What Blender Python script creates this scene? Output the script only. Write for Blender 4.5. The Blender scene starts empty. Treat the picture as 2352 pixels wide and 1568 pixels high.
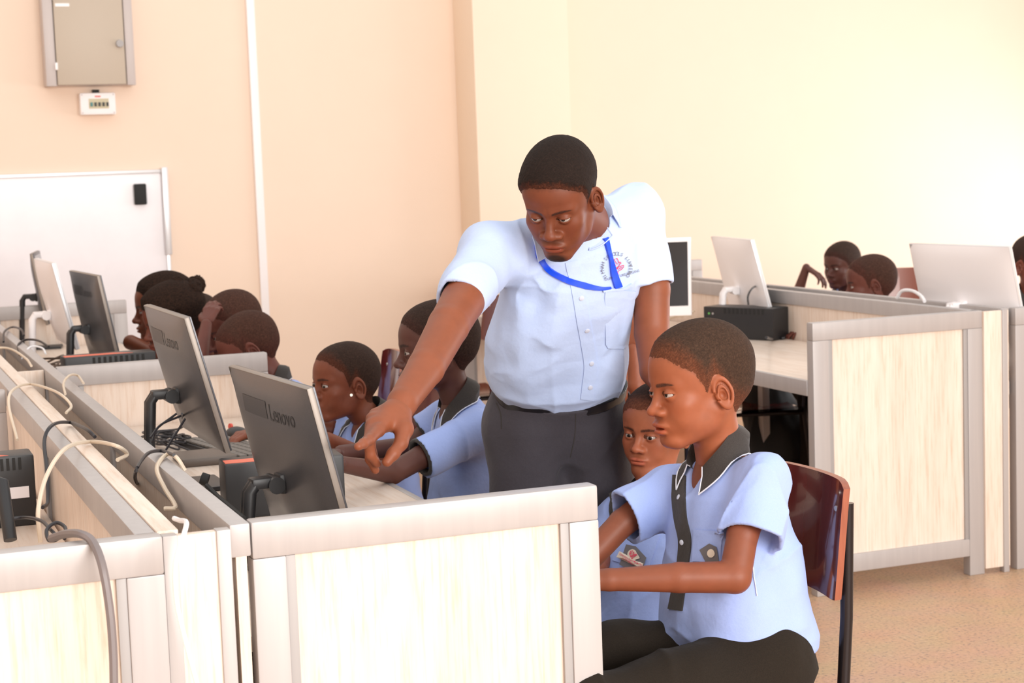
import bpy, bmesh, math, random
import numpy as np
from mathutils import Vector, Matrix
from mathutils.bvhtree import BVHTree
R_=math.radians
scene=bpy.context.scene
# classroom computer lab: camera, light and exposure first
CAM=dict(f=4000.,yaw=.3667,pitch=.1,roll=.0361,h=1.5)
def _cam():
    f,y,p,r=CAM['f'],CAM['yaw'],CAM['pitch'],CAM['roll']
    F=np.array([math.sin(y)*math.cos(p),math.cos(y)*math.cos(p),-math.sin(p)])
    R0=np.array([math.cos(y),-math.sin(y),0]); U0=np.cross(R0,F)
    return F,R0*math.cos(r)-U0*math.sin(r),R0*math.sin(r)+U0*math.cos(r)
CF,CR,CU=_cam(); CO=np.array([0,0,CAM['h']])
cd=bpy.data.cameras.new('camera'); cam=bpy.data.objects.new('camera',cd); scene.collection.objects.link(cam)
Mx=Matrix([[CR[i],CU[i],-CF[i],CO[i]] for i in range(3)]+[[0,0,0,1]]); cam.matrix_world=Mx
cd.sensor_width=36; cd.lens=36*CAM['f']/2352; cd.clip_start=.05; cd.clip_end=60
cd.dof.use_dof=True; cd.dof.focus_distance=3.5; cd.dof.aperture_fstop=9.
scene.camera=cam
scene.view_settings.view_transform='Standard'; scene.view_settings.look='None'
scene.view_settings.exposure=.55; scene.view_settings.gamma=1.0
w=bpy.data.worlds.new('daylight'); scene.world=w; w.use_nodes=True
w.node_tree.nodes['Background'].inputs[0].default_value=(1,.965,.93,1); w.node_tree.nodes['Background'].inputs[1].default_value=.80
def area(name,loc,target,sx,sy,power,color):
    l=bpy.data.lights.new(name,'AREA'); l.shape='RECTANGLE'; l.size=sx; l.size_y=sy; l.energy=power; l.color=color
    o=bpy.data.objects.new(name,l); scene.collection.objects.link(o); o.location=loc
    o.rotation_euler=(Vector(target)-Vector(loc)).to_track_quat('-Z','Y').to_euler(); return o
area('window_daylight_right',(7.95,6.6,1.10),(0,6.4,.2),4.6,.8,66,(.93,.96,1))
area('window_daylight_behind',(2.5,-3.2,2.3),(1.6,4.5,.8),4.5,1.8,320,(1,.96,.92))
def D_(x,y,d):
    """point of the room seen at pixel (x,y) of the 2352x1568 photograph, d metres along the lens axis"""
    return CO+(CF+CR*((x-1176)/CAM['f'])+CU*((784-y)/CAM['f']))*d
def Zp(x,y,z):
    r=CF+CR*((x-1176)/CAM['f'])+CU*((784-y)/CAM['f']); return CO+r*((z-CO[2])/r[2])
def Yp(x,y,v):
    r=CF+CR*((x-1176)/CAM['f'])+CU*((784-y)/CAM['f']); return CO+r*(v/r[1])
# ---------------------------------------------------------------- implicit surfaces (numpy) -> meshes
def A3(*v): return np.array(v[0] if len(v)==1 else v,dtype=np.float32)
def unit(v): v=np.asarray(v,float); return v/np.linalg.norm(v)
def smin(a,b,k):
    h=np.maximum(k-np.abs(a-b),0)/k; return np.minimum(a,b)-h*h*k*.25
def smax(a,b,k): return -smin(-a,-b,k)
def sph(P,c,r): return np.sqrt(((P-A3(c))**2).sum(1))-r
def ell(P,c,r,R=None):
    q=P-A3(c)
    if R is not None: q=q@R
    r=A3(r); a=q/r; k0=np.sqrt((a*a).sum(1))+1e-9; b=a/r; k1=np.sqrt((b*b).sum(1))+1e-9
    return k0*(k0-1)/k1
def cone(P,a,b,ra,rb):
    a=A3(a);b=A3(b); ab=b-a; q=P-a; t=np.clip((q@ab)/max(float(ab@ab),1e-12),0,1)
    d=q-t[:,None]*ab; return np.sqrt((d*d).sum(1))-(ra+(rb-ra)*t)
def chain(P,pts,rs,k=.012):
    d=None
    for i in range(len(pts)-1):
        e=cone(P,pts[i],pts[i+1],rs[i],rs[i+1]); d=e if d is None else smin(d,e,k)
    return d
def _h(i,j,k):
    n=(i*374761393+j*668265263+k*1274126177)&0xffffffff
    n=((n^(n>>13))*1274126177)&0xffffffff
    return ((n^(n>>16))&0xffff).astype(np.float32)/32767.5-1
def noise(P,f,seed=0):
    q=P*f+seed*17.31; i=np.floor(q).astype(np.int64); t=(q-i).astype(np.float32); t=t*t*(3-2*t)
    x,y,z=i[:,0],i[:,1],i[:,2]; r=0
    for a in (0,1):
        wa=t[:,0] if a else 1-t[:,0]
        for b in (0,1):
            wb=t[:,1] if b else 1-t[:,1]
            for c in (0,1):
                wc=t[:,2] if c else 1-t[:,2]
                r=r+wa*wb*wc*_h(x+a,y+b,z+c)
    return r
def isosurf(fn,lo,hi,h,B=8,lip=1.7):
    """dual mesh of fn==0 in the box lo..hi: coarse blocks first, fine points only near the surface"""
    lo=np.asarray(lo,float); n=np.ceil((np.asarray(hi,float)-lo)/(h*B)).astype(int)
    g=np.stack(np.meshgrid(*[np.arange(k) for k in n],indexing='ij'),-1).reshape(-1,3)
    cen=(lo+(g*B+(B-1)/2)*h).astype(np.float32)
    dc=fn(cen); act=np.abs(dc)<B*h*.9*lip+h
    D=np.repeat(np.repeat(np.repeat(dc.reshape(n),B,0),B,1),B,2).astype(np.float32)
    D=np.where(D<0,-9.,9.).astype(np.float32)
    o=np.stack(np.meshgrid(*[np.arange(B)]*3,indexing='ij'),-1).reshape(-1,3)
    ga=g[act]
    for s in range(0,len(ga),600):
        idx=(ga[s:s+600,None,:]*B+o[None]).reshape(-1,3)
        v=fn((lo+idx*h).astype(np.float32)); D[idx[:,0],idx[:,1],idx[:,2]]=v
    # surface nets
    S=D<0; N=np.array(D.shape)-1
    c=np.zeros(N,np.int8)
    for a in (0,1):
        for b in (0,1):
            for e in (0,1): c+=S[a:a+N[0],b:b+N[1],e:e+N[2]]
    cells=np.argwhere((c>0)&(c<8))
    if not len(cells): return np.zeros((0,3)),np.zeros((0,4),int)
    vid=np.full(N,-1,np.int32); vid[tuple(cells.T)]=np.arange(len(cells))
    acc=np.zeros((len(cells),3)); cnt=np.zeros(len(cells))
    cor=[(a,b,e) for a in (0,1) for b in (0,1) for e in (0,1)]
    for i,p in enumerate(cor):
        for q in cor[i+1:]:
            if sum(abs(x-y) for x,y in zip(p,q))!=1: continue
            dp=D[tuple((cells+p).T)]; dq=D[tuple((cells+q).T)]; m=(dp<0)!=(dq<0)
            t=np.where(m,dp/np.where(m,dp-dq,1),0)
            pt=np.array(p)+(np.array(q)-np.array(p))*t[:,None]
            acc+=pt*m[:,None]; cnt+=m
    V=lo+(cells+acc/cnt[:,None])*h
    F=[]
    for ax in range(3):
        sl0=[slice(1,None)]*3; sl1=[slice(1,None)]*3
        u,w=[k for k in range(3) if k!=ax]
        a0=[slice(1,-1)]*3; a0[ax]=slice(0,-1); a1=list(a0); a1[ax]=slice(1,None)
        s0=S[tuple(a0)]; s1=S[tuple(a1)]
        for flag in (0,1):
            e=np.argwhere((s0!=s1)&(s0==bool(flag)))
            if not len(e): continue
            e=e.copy(); e[:,u]+=1; e[:,w]+=1
            def at(du,dw):
                k=e.copy(); k[:,u]-=du; k[:,w]-=dw; return vid[tuple(k.T)]
            q=np.stack([at(1,1),at(0,1),at(0,0),at(1,0)],1)
            flip=(flag==0)!=(ax==1)
            F.append(q[:,::-1] if flip else q)
    return V,np.concatenate(F)
# ---------------------------------------------------------------- objects
col=scene.collection
def link(o,parent=None):
    col.objects.link(o)
    if parent is not None: o.parent=parent
    return o
def tag(o,label=None,cat=None,group=None,kind=None):
    if label: o['label']=label
    if cat: o['category']=cat
    if group: o['group']=group
    if kind: o['kind']=kind
    return o
def empty(name,loc=(0,0,0),rz=0.):
    o=bpy.data.objects.new(name,None); o.location=loc; o.rotation_euler=(0,0,rz); o.empty_display_size=.05
    return link(o)
def mesh_np(name,V,F,mat=None,parent=None,smooth=True,cols=None,inv=None):
    """mesh object from arrays given in world space; inv = world matrix of the parent, undone"""
    V=np.asarray(V,float)
    if inv is not None:
        M=np.array(inv.inverted()); V=V@M[:3,:3].T+M[:3,3]
    me=bpy.data.meshes.new(name); F=np.asarray(F); k=F.shape[1]
    me.vertices.add(len(V)); me.vertices.foreach_set('co',V.astype(np.float32).ravel())
    me.loops.add(F.size); me.loops.foreach_set('vertex_index',F.astype(np.int32).ravel())
    me.polygons.add(len(F)); me.polygons.foreach_set('loop_start',np.arange(0,F.size,k,dtype=np.int32))
    me.update(calc_edges=True)
    if cols is not None:
        ca=me.color_attributes.new('Col','FLOAT_COLOR','POINT')
        ca.data.foreach_set('color',np.c_[cols,np.ones(len(V))].astype(np.float32).ravel())
    if smooth: me.polygons.foreach_set('use_smooth',np.ones(len(F),bool))
    me.validate()
    if mat: me.materials.append(mat)
    return link(bpy.data.objects.new(name,me),parent)
# ---------------------------------------------------------------- materials
def mat(name,color,rough=.5,metal=0.,spec=.5,build=None,**kw):
    m=bpy.data.materials.new(name); m.use_nodes=True; nt=m.node_tree; b=nt.nodes['Principled BSDF']
    b.inputs['Base Color'].default_value=(*color,1); b.inputs['Roughness'].default_value=rough
    b.inputs['Metallic'].default_value=metal; b.inputs['Specular IOR Level'].default_value=spec
    for k,v in kw.items(): b.inputs[k.replace('_',' ')].default_value=v
    if build: build(nt,b)
    return m
def N(nt,t,**kw):
    n=nt.nodes.new(t)
    for k,v in kw.items():
        if k in n.inputs: n.inputs[k].default_value=v
        else: setattr(n,k,v)
    return n
def nz(nt,scale,detail=4,stretch=None,rough=.6,obj=True):
    tc=N(nt,'ShaderNodeTexCoord'); n=N(nt,'ShaderNodeTexNoise'); n.inputs['Scale'].default_value=scale; n.inputs['Detail'].default_value=detail; n.inputs['Roughness'].default_value=rough
    src=tc.outputs['Object']
    if stretch:
        mp=N(nt,'ShaderNodeMapping'); mp.inputs['Scale'].default_value=stretch; nt.links.new(src,mp.inputs[0]); src=mp.outputs[0]
    nt.links.new(src,n.inputs['Vector']); return n
def ramp(nt,src,stops):
    r=N(nt,'ShaderNodeValToRGB'); e=r.color_ramp.elements
    while len(e)<len(stops): e.new(.5)
    for i,(p,c) in enumerate(stops): e[i].position=p; e[i].color=(*c,1)
    nt.links.new(src,r.inputs[0]); return r
def bump(nt,b,src,strength=.2,dist=.002):
    n=N(nt,'ShaderNodeBump'); n.inputs['Strength'].default_value=strength; n.inputs['Distance'].default_value=dist
    nt.links.new(src,n.inputs['Height']); nt.links.new(n.outputs[0],b.inputs['Normal'])
def noisy(stops,scale,stretch=None,bstr=0,detail=5,bdist=.001,rough=.6):
    def f(nt,b):
        n=nz(nt,scale,detail,stretch,rough); r=ramp(nt,n.outputs['Fac'],stops); nt.links.new(r.outputs[0],b.inputs['Base Color'])
        if bstr: bump(nt,b,n.outputs['Fac'],bstr,bdist)
    return f
def attr_col(bs=.15,scale=900,bd=.0004):
    def f(nt,b):
        a=N(nt,'ShaderNodeVertexColor'); a.layer_name='Col'; nt.links.new(a.outputs[0],b.inputs['Base Color'])
        n=nz(nt,scale,3); bump(nt,b,n.outputs['Fac'],bs,bd)
    return f
M={}
M['skin']=mat('skin',(.2,.08,.04),.50,spec=.38,build=attr_col(),Subsurface_Weight=.12,Subsurface_Scale=.01)
M['skin'].node_tree.nodes['Principled BSDF'].inputs['Subsurface Radius'].default_value=(1,.3,.15)
M['hair']=mat('cropped_hair',(.02,.014,.012),.8,spec=.2,build=attr_col(.9,650,.002))
M['eye']=mat('eye',(.7,.68,.65),.12,build=attr_col(0,10,.0))
# ---------------------------------------------------------------- simple solids
class MB:
    """collects solids and links them as one mesh object, local to an optional frame"""
    def __init__(s): s.bm=bmesh.new()
    def box(s,lo,hi,bev=0.,M=None,seg=2):
        lo=Vector(lo);hi=Vector(hi); c=(lo+hi)/2; d=hi-lo
        r=bmesh.ops.create_cube(s.bm,size=1); vs=r['verts']
        for v in vs: v.co=Vector((v.co.x*d.x,v.co.y*d.y,v.co.z*d.z))+c
        if bev>0:
            es=list({e for v in vs for e in v.link_edges}); q=bmesh.ops.bevel(s.bm,geom=es,offset=bev,segments=seg,profile=.6,affect='EDGES')
            vs=list({v for f in q['faces'] for v in f.verts}|{v for v in vs if v.is_valid})
        if M is not None: bmesh.ops.transform(s.bm,matrix=M,verts=[v for v in vs if v.is_valid])
        return s
    def prism(s,pts,z0,z1,M=None):
        """closed outline pts (x,y) extruded z0..z1"""
        a=[s.bm.verts.new((x,y,z0)) for x,y in pts]; b=[s.bm.verts.new((x,y,z1)) for x,y in pts]; n=len(pts)
        s.bm.faces.new(a[::-1]); s.bm.faces.new(b)
        for i in range(n): s.bm.faces.new((a[i],a[(i+1)%n],b[(i+1)%n],b[i]))
        if M is not None: bmesh.ops.transform(s.bm,matrix=M,verts=a+b)
        return s
    def tube(s,pts,r,seg=10,cap=True):
        pts=[Vector(p) for p in pts]; rs=r if hasattr(r,'__len__') else [r]*len(pts)
        rings=[]; up=None
        for i,p in enumerate(pts):
            t=(pts[min(i+1,len(pts)-1)]-pts[max(i-1,0)]).normalized()
            if up is None: up=t.orthogonal().normalized()
            up=(up-t*up.dot(t)).normalized(); sd=t.cross(up)
            rings.append([s.bm.verts.new(p+(up*math.cos(a)+sd*math.sin(a))*rs[i]) for a in [2*math.pi*k/seg for k in range(seg)]])
        for a,b in zip(rings,rings[1:]):
            for k in range(seg): s.bm.faces.new((a[k],a[(k+1)%seg],b[(k+1)%seg],b[k]))
        if cap: s.bm.faces.new(rings[0][::-1]); s.bm.faces.new(rings[-1])
        return s
    def grid(s,P):
        """P: rows x cols of points"""
        vs=[[s.bm.verts.new(p) for p in row] for row in P]
        for i in range(len(vs)-1):
            for j in range(len(vs[0])-1): s.bm.faces.new((vs[i][j],vs[i][j+1],vs[i+1][j+1],vs[i+1][j]))
        return s
    def build(s,name,mat,parent=None,smooth=True,inv=None):
        if inv is not None: bmesh.ops.transform(s.bm,matrix=inv.inverted(),verts=s.bm.verts[:])
        bmesh.ops.recalc_face_normals(s.bm,faces=s.bm.faces[:])
        me=bpy.data.meshes.new(name); s.bm.to_mesh(me); s.bm.free()
        if smooth:
            me.polygons.foreach_set('use_smooth',[True]*len(me.polygons)); me.set_sharp_from_angle(angle=R_(35))
        me.materials.append(mat); return link(bpy.data.objects.new(name,me),parent)
def catmull(P,n=8,closed=False):
    P=[np.array(p,float) for p in P]; out=[]
    Q=[P[0]*2-P[1]]+P+[P[-1]*2-P[-2]]
    for i in range(1,len(Q)-2):
        a,b,c,d=Q[i-1:i+3]
        for k in range(n):
            t=k/n; out.append(.5*((2*b)+(c-a)*t+(2*a-5*b+4*c-d)*t*t+(3*b-a-3*c+d)*t**3))
    out.append(P[-1]); return out
def frame(o,x,y=None,z=(0,0,1)):
    """matrix with origin o, x along x, z up"""
    x=Vector(x).normalized(); z=Vector(z); y=z.cross(x).normalized(); z=x.cross(y)
    return Matrix([[x[i],y[i],z[i],o[i]] for i in range(3)]+[[0,0,0,1]])
# ---------------------------------------------------------------- materials of the room
M['wall']=mat('cream_wall_paint',(.86,.66,.46),.6,build=noisy([(.3,(.875,.70,.565)),(.7,(.89,.715,.58))],3,bstr=.05,bdist=.002))
M['pilaster']=mat('yellow_wall_paint',(.86,.70,.46),.6,build=noisy([(.3,(.875,.725,.575)),(.7,(.89,.74,.59))],3,bstr=.05,bdist=.002))
M['floor']=mat('terrazzo',(.6,.4,.25),.45)
def _terr(nt,b):
    a=nz(nt,90,3); r=ramp(nt,a.outputs['Fac'],[(.34,(.30,.22,.17)),(.44,(.58,.36,.22)),(.62,(.64,.41,.255)),(.75,(.72,.53,.38))])
    v=nz(nt,6,2); mx=N(nt,'ShaderNodeMixRGB',blend_type='MULTIPLY'); mx.inputs[0].default_value=.25
    nt.links.new(r.outputs[0],mx.inputs[1]); nt.links.new(v.outputs['Color'],mx.inputs[2]); nt.links.new(mx.outputs[0],b.inputs['Base Color'])
_terr(M['floor'].node_tree,M['floor'].node_tree.nodes['Principled BSDF'])
def _wood(axis):
    st=[1.,1.,1.]; 
    for i in range(3): st[i]=.06 if i==axis else 1.
    def f(nt,b):
        n=nz(nt,95,6,st,.65); m=nz(nt,14,3,st)
        r=ramp(nt,n.outputs['Fac'],[(.30,(.72,.55,.43)),(.48,(.83,.70,.60)),(.7,(.87,.76,.67))])
        r2=ramp(nt,m.outputs['Fac'],[(.25,(.78,.74,.70)),(.6,(1,1,1))])
        mx=N(nt,'ShaderNodeMixRGB',blend_type='MULTIPLY'); mx.inputs[0].default_value=.55
        nt.links.new(r.outputs[0],mx.inputs[1]); nt.links.new(r2.outputs[0],mx.inputs[2]); nt.links.new(mx.outputs[0],b.inputs['Base Color'])
    return f
M['wood']=mat('pale_wood_laminate_upright',(.8,.65,.5),.42,build=_wood(2))
M['wood_y']=mat('pale_wood_laminate_lengthwise',(.8,.65,.5),.35,build=_wood(1))
M['grey']=mat('grey_aluminium',(.46,.43,.42),.42,metal=.15,build=noisy([(.3,(.44,.41,.405)),(.7,(.48,.45,.44))],40,(1,1,.05)))
M['greyd']=mat('grey_bead',(.36,.34,.335),.45,metal=.1)
M['white']=mat('white_plastic',(.93,.90,.91),.4)
M['board']=mat('whiteboard_enamel',(.84,.82,.86),.25,build=noisy([(.3,(.80,.78,.82)),(.7,(.85,.83,.87))],5))
M['alu']=mat('whiteboard_rail',(.72,.72,.74),.3,metal=.4)
M['black']=mat('black_plastic',(.018,.018,.02),.42)
M['blackm']=mat('black_matte',(.012,.012,.012),.7)
M['cabinet']=mat('beige_grey_steel',(.52,.44,.35),.45)
M['cabinetf']=mat('mauve_grey_steel',(.55,.49,.47),.4)
M['red']=mat('red_label',(.75,.10,.07),.5)
M['pinkred']=mat('orange_red_label',(.80,.16,.09),.5)
M['slate']=mat('graphite_casing',(.15,.15,.155),.33,metal=.5,build=noisy([(.3,(.105,.106,.118)),(.7,(.13,.13,.142))],600,bstr=.15,bdist=.0004))
M['slatee']=mat('bronze_grey_edge',(.26,.22,.19),.4,metal=.3)
M['logobar']=mat('logo_bar',(.045,.045,.052),.4)
M['letter']=mat('dark_lettering',(.02,.02,.025),.35)
M['screen']=mat('dark_screen',(.03,.03,.035),.12)
M['plywood']=mat('lacquered_plywood',(.10,.012,.010),.12,build=noisy([(.3,(.075,.008,.010)),(.7,(.15,.018,.013))],12,(1,1,.2)),Coat_Weight=.6)
M['plyedge']=mat('plywood_edge',(.30,.075,.030),.35,build=noisy([(.3,(.22,.05,.02)),(.7,(.36,.10,.045))],60,(1,1,.1)))
M['tube']=mat('black_steel_tube',(.03,.025,.027),.25,metal=.6)
M['rivet']=mat('steel_rivet',(.7,.68,.65),.3,metal=.8)
M['cablew']=mat('cream_cable',(.72,.60,.47),.5); M['cablehw']=mat('white_cable',(.85,.84,.86),.5)
M['cableb']=mat('black_cable',(.02,.018,.022),.45); M['cableg']=mat('grey_cable',(.20,.17,.17),.45)
# ---------------------------------------------------------------- the room
def struct(name,mb,m): return tag(mb.build(name,m),kind='structure')
YB=9.5; XR=8.0; XL=-2.6; YN=-3.5; ZC=3.4
struct('floor',MB().box((XL-.1,YN-.1,-.08),(XR+.1,YB+.1,0)),M['floor'])
struct('wall_back',MB().box((XL-.1,YB,0),(XR+.2,YB+.15,ZC)),M['wall'])
struct('wall_left',MB().box((XL-.15,YN,0),(XL,YB,ZC)),M['wall'])
# right wall pierced by one long window
mb=MB()
mb.box((XR,YN,0),(XR+.2,4.2,ZC)).box((XR,9.0,0),(XR+.2,YB,ZC)).box((XR,4.2,0),(XR+.2,9.0,.7)).box((XR,4.2,2.45),(XR+.2,9.0,ZC))
struct('wall_right',mb,M['wall'])
mb=MB()
for y in (4.2,5.8,7.4,8.96): mb.box((XR+.06,y,.7),(XR+.12,y+.05,2.45))
for z in (.7,1.55,2.4): mb.box((XR+.06,4.2,z),(XR+.12,9.0,z+.05))
tag(mb.build('window_1',M['white']),kind='structure')
# pilaster on the back wall
pa=Yp(1095,300,YB-.32)[0]; pb=Yp(1312,300,YB-.32)[0]
struct('trim_1',MB().box((pa,YB-.32,0),(pb,YB+.02,ZC),.004),M['pilaster'])
# vertical cable trunking on the back wall
px_=Yp(590,300,YB-.03)[0]
tag(MB().box((px_-.022,YB-.028,0),(px_+.022,YB+.002,ZC),.003).build('cable_trunking',M['white']),'white vertical cable trunking running up the cream back wall','trunking')
# whiteboard
x1=Yp(383,500,YB-.03)[0]; zt=Yp(375,392,YB-.03)[2]
wb=tag(empty('whiteboard',(x1-1.1,YB-.02,zt-1.2)),'white writing board with aluminium edge on the back wall','whiteboard')
mb=MB().box((x1-2.2,YB-.022,zt-1.2),(x1-.01,YB-.004,zt)); mb.build('board_surface',M['board'],wb,inv=Matrix.Translation(wb.location))
for b in (((x1-2.2,YB-.03,zt-.012),(x1,YB-.002,zt+.008)),((x1-.012,YB-.034,zt-1.2),(x1+.01,YB-.002,zt+.01)),((x1-2.2,YB-.03,zt-1.215),(x1,YB-.002,zt-1.195))):
    MB().box(*b,.003).build('rail',M['alu'],wb,inv=Matrix.Translation(wb.location))
zr=Yp(391,585,YB-.05)[2]
MB().box((x1-.018,YB-.055,zr),(x1+.016,YB-.030,zt+.02),.006).build('edge_cover',M['alu'],wb,inv=Matrix.Translation(wb.location))
c=Yp(323,446,YB-.05); 
tag(MB().box((c[0]-.032,YB-.058,c[2]-.056),(c[0]+.032,YB-.0225,c[2]+.056),.008).build('board_eraser',M['blackm']),'black board eraser stuck on the whiteboard','eraser')
# steel distribution cabinet
a=Yp(107,197,YB-.12); b=Yp(313,199,YB-.12); z0=a[2]; z1=z0+.58; xa,xb=a[0],b[0]
cb=tag(empty('distribution_cabinet',((xa+xb)/2,YB-.06,z0)),'grey steel distribution cabinet high on the back wall','cabinet'); Mc=Matrix.Translation(cb.location)
MB().box((xa,YB-.10,z0),(xb,YB+.001,z1),.004).build('casing',M['cabinetf'],cb,inv=Mc)
W_=xb-xa
dr=MB().box((xa+W_*.125,YB-.125,z0+.003),(xb-W_*.11,YB-.10,z1-.003),.002).build('door',M['cabinet'],cb,inv=Mc)
for q in ((xa,xa+W_*.115),(xb-W_*.10,xb)):
    MB().box((q[0],YB-.122,z0-.004),(q[1],YB-.10,z1),.006).build('side_strip',M['cabinetf'],cb,inv=Mc)
for zz in (z0+.08,z0+.44): MB().box((xa+W_*.105,YB-.132,zz),(xa+W_*.135,YB-.118,zz+.038),.002).build('hinge',M['white'],dr,inv=Mc)
k=Yp(275,100,YB-.13); mb=MB(); mb.tube([(k[0],YB-.124,k[2]),(k[0],YB-.142,k[2])],[.021,.019],20); mb.build('lock_knob',M['greyd'],dr,inv=Mc)
k=Yp(143,11,YB-.13); MB().box((k[0]-.036,YB-.1262,k[2]-.008),(k[0]+.036,YB-.1252,k[2]+.008)).build('label_plate',M['white'],dr,inv=Mc)
# small breaker box
a=Yp(186,264,YB-.07); b=Yp(265,212,YB-.07); xa,xb,z0,z1=a[0],b[0],a[2],b[2]
bb=tag(empty('breaker_box',((xa+xb)/2,YB-.03,z0)),'small white breaker box with five switches below the grey cabinet','breaker box'); Mc=Matrix.Translation(bb.location)
MB().box((xa,YB-.065,z0),(xb,YB+.001,z1),.008).build('casing',M['white'],bb,inv=Mc)
w_,h_=xb-xa,z1-z0
MB().box((xa+w_*.24,YB-.068,z0+h_*.28),(xb-w_*.20,YB-.064,z0+h_*.73)).build('switch_window',mat('breaker_cream',(.62,.55,.38),.5),bb,inv=Mc)
for i in range(5):
    xx=xa+w_*(.285+i*.112); MB().box((xx,YB-.076,z0+h_*.38),(xx+w_*.055,YB-.067,z0+h_*.56),.001).build('switch_lever',M['black'] if i else mat('teal_switch',(.03,.22,.24),.4),bb,inv=Mc)
for sx in (.06,.94):
    for sz in (.09,.91): MB().tube([(xa+w_*sx,YB-.067,z0+h_*sz),(xa+w_*sx,YB-.063,z0+h_*sz)],.003,8).build('screw',M['greyd'],bb,inv=Mc)
MB().box((xa+w_*.42,YB-.0662,z0+h_*.80),(xa+w_*.58,YB-.0655,z0+h_*.86)).build('red_mark',M['red'],bb,inv=Mc)
MB().box(((xa+xb)/2-.02,YB-.03,z1-.002),((xa+xb)/2+.015,YB-.006,z1+.018)).build('cable_entry',M['blackm'],bb,inv=Mc)

# ---------------------------------------------------------------- desks
ZT=.94; ZD=.74
def partition(o,ang,L,label,zt=ZT,th=.038,feet=True,name='desk_partition',cat='partition',rail=.062,post=.062,post2=None,bottom=.085,group=None):
    """framed panel standing from o along direction ang (0 = +x), L long"""
    e=tag(empty(name,(*o,0),ang),label,cat,group); h=th/2; post2=post2 or post
    MB().box((0,-h,0),(post,h,zt-rail+.0005),.003).build('post',M['grey'],e)
    MB().box((L-post2,-h,0),(L,h,zt-rail+.0005),.003).build('post',M['grey'],e)
    MB().box((0,-h,zt-rail),(L,h,zt),.005).build('top_rail',M['grey'],e)
    MB().box((post,-h,bottom),(L-post2,h,bottom+rail),.003).build('bottom_rail',M['grey'],e)
    MB().box((post-.004,-.009,bottom+rail-.004),(L-post2+.004,.009,zt-rail+.004)).build('panel',M['wood'],e)
    s=.016
    for sy in (-1,1):
        y0,y1=sorted((sy*.0085,sy*.0165))
        for bx in (((post,y0,bottom+rail),(post+s,y1,zt-rail)),((L-post2-s,y0,bottom+rail),(L-post2,y1,zt-rail))):
            MB().box(*bx,.001).build('bead',M['greyd'],e)
    return e
def back_panel(o,ang,L,label,zt=ZT,th=.034,cats='back panel',studs=(),wood_top=True,pb=.08):
    """long panel behind a row of desks; x along the row"""
    e=tag(empty('desk_back_panel',(*o,0),ang),label,cats); h=th/2
    MB().box((0,-h,zt-.055),(L,h,zt),.004).build('top_rail',M['grey'],e)
    MB().box((0,-.009,pb),(L,.009,zt-.054)).build('panel',M['wood'],e)
    MB().box((0,-h,pb-.03),(L,h,pb+.02),.003).build('bottom_rail',M['grey'],e)
    for s in studs: MB().box((s,-h,0),(s+.04,h,zt-.0545),.002).build('post',M['grey'],e)
    return e
def desktop(o,ang,L,depth,label,z=ZD):
    """x along the row, y towards the user"""
    e=tag(empty('desktop',(*o,z-.03),ang),label,'desktop')
    MB().box((0,0,.004),(L,depth-.012,.03),.001).build('board',M['wood_y'],e)
    MB().box((0,depth-.012,-.022),(L,depth+.006,.0305),.003).build('edge_strip',M['grey'],e)
    return e
H2=math.pi/2
# main row (right side of the left double row): spine at x .575, users to its right
X1=.575; YA=2.78; YD=5.45; YE=8.33
partition((.594,YA),0,.617,'large pale wood and grey framed desk partition nearest the camera, beside the seated boy',th=.04,post=.056,post2=.056)
partition((X1+.02,YD),0,.655,'framed desk partition half hiding the two boys with cropped heads',th=.04,feet=False)
partition((X1+.02,YE),0,.655,'far framed end partition below the whiteboard, behind the girls',th=.04)
back_panel((X1,YA-.022),H2,YE-YA+.06,'long desk back panel with grey rail behind the graphite computers',studs=(1.3,2.66,4.1,5.4))
def desk_right(x,y0,y1,depth,label):
    e=tag(empty('desktop',(x,y0,ZD-.03)),label,'desktop'); L=y1-y0
    MB().box((0,0,.004),(depth-.012,L,.03),.001).build('board',M['wood_y'],e)
    MB().box((depth-.012,0,-.022),(depth+.006,L,.0305),.003).build('edge_strip',M['grey'],e)
    return e
desk_right(X1+.018,YA+.021,YD-.021,.628,'pale wood desktop under the two nearest graphite computers')
desk_right(X1+.018,YD+.021,YE-.021,.628,'pale wood desktop beyond the middle partition, in front of the girls')
# left twin row: spine at x .43, users to the left
X0=.424
partition((-.40,YA-.03),0,.846,'framed desk partition at the left edge with a thick grey cable over it',th=.04,post2=.06)
back_panel((X0,YA-.02),H2,YE-YA+.02,'desk back panel of the left row, grey rail with wooden strip on top',studs=(1.3,2.7))
tag(MB().box((X0+.0175,YA-.02,ZT-.06),(X0+.052,YE,ZT+.002),.002).build('wooden_top_strip',M['wood_y']),'pale wooden strip capping the twin desk panels on the left','strip')
e=tag(empty('desktop',(X0-.017-.66,YA,ZD-.03)),'pale wood desktop at the left edge carrying a power unit','desktop')
MB().box((0,0,.004),(.66,3.4,.03),.001).build('board',M['wood_y'],e); MB().box((-.018,0,-.022),(0,3.4,.0305),.003).build('edge_strip',M['grey'],e)
partition((-.40,4.95),0,.80,'framed partition of the left row cut by the picture edge',th=.04)
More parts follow.
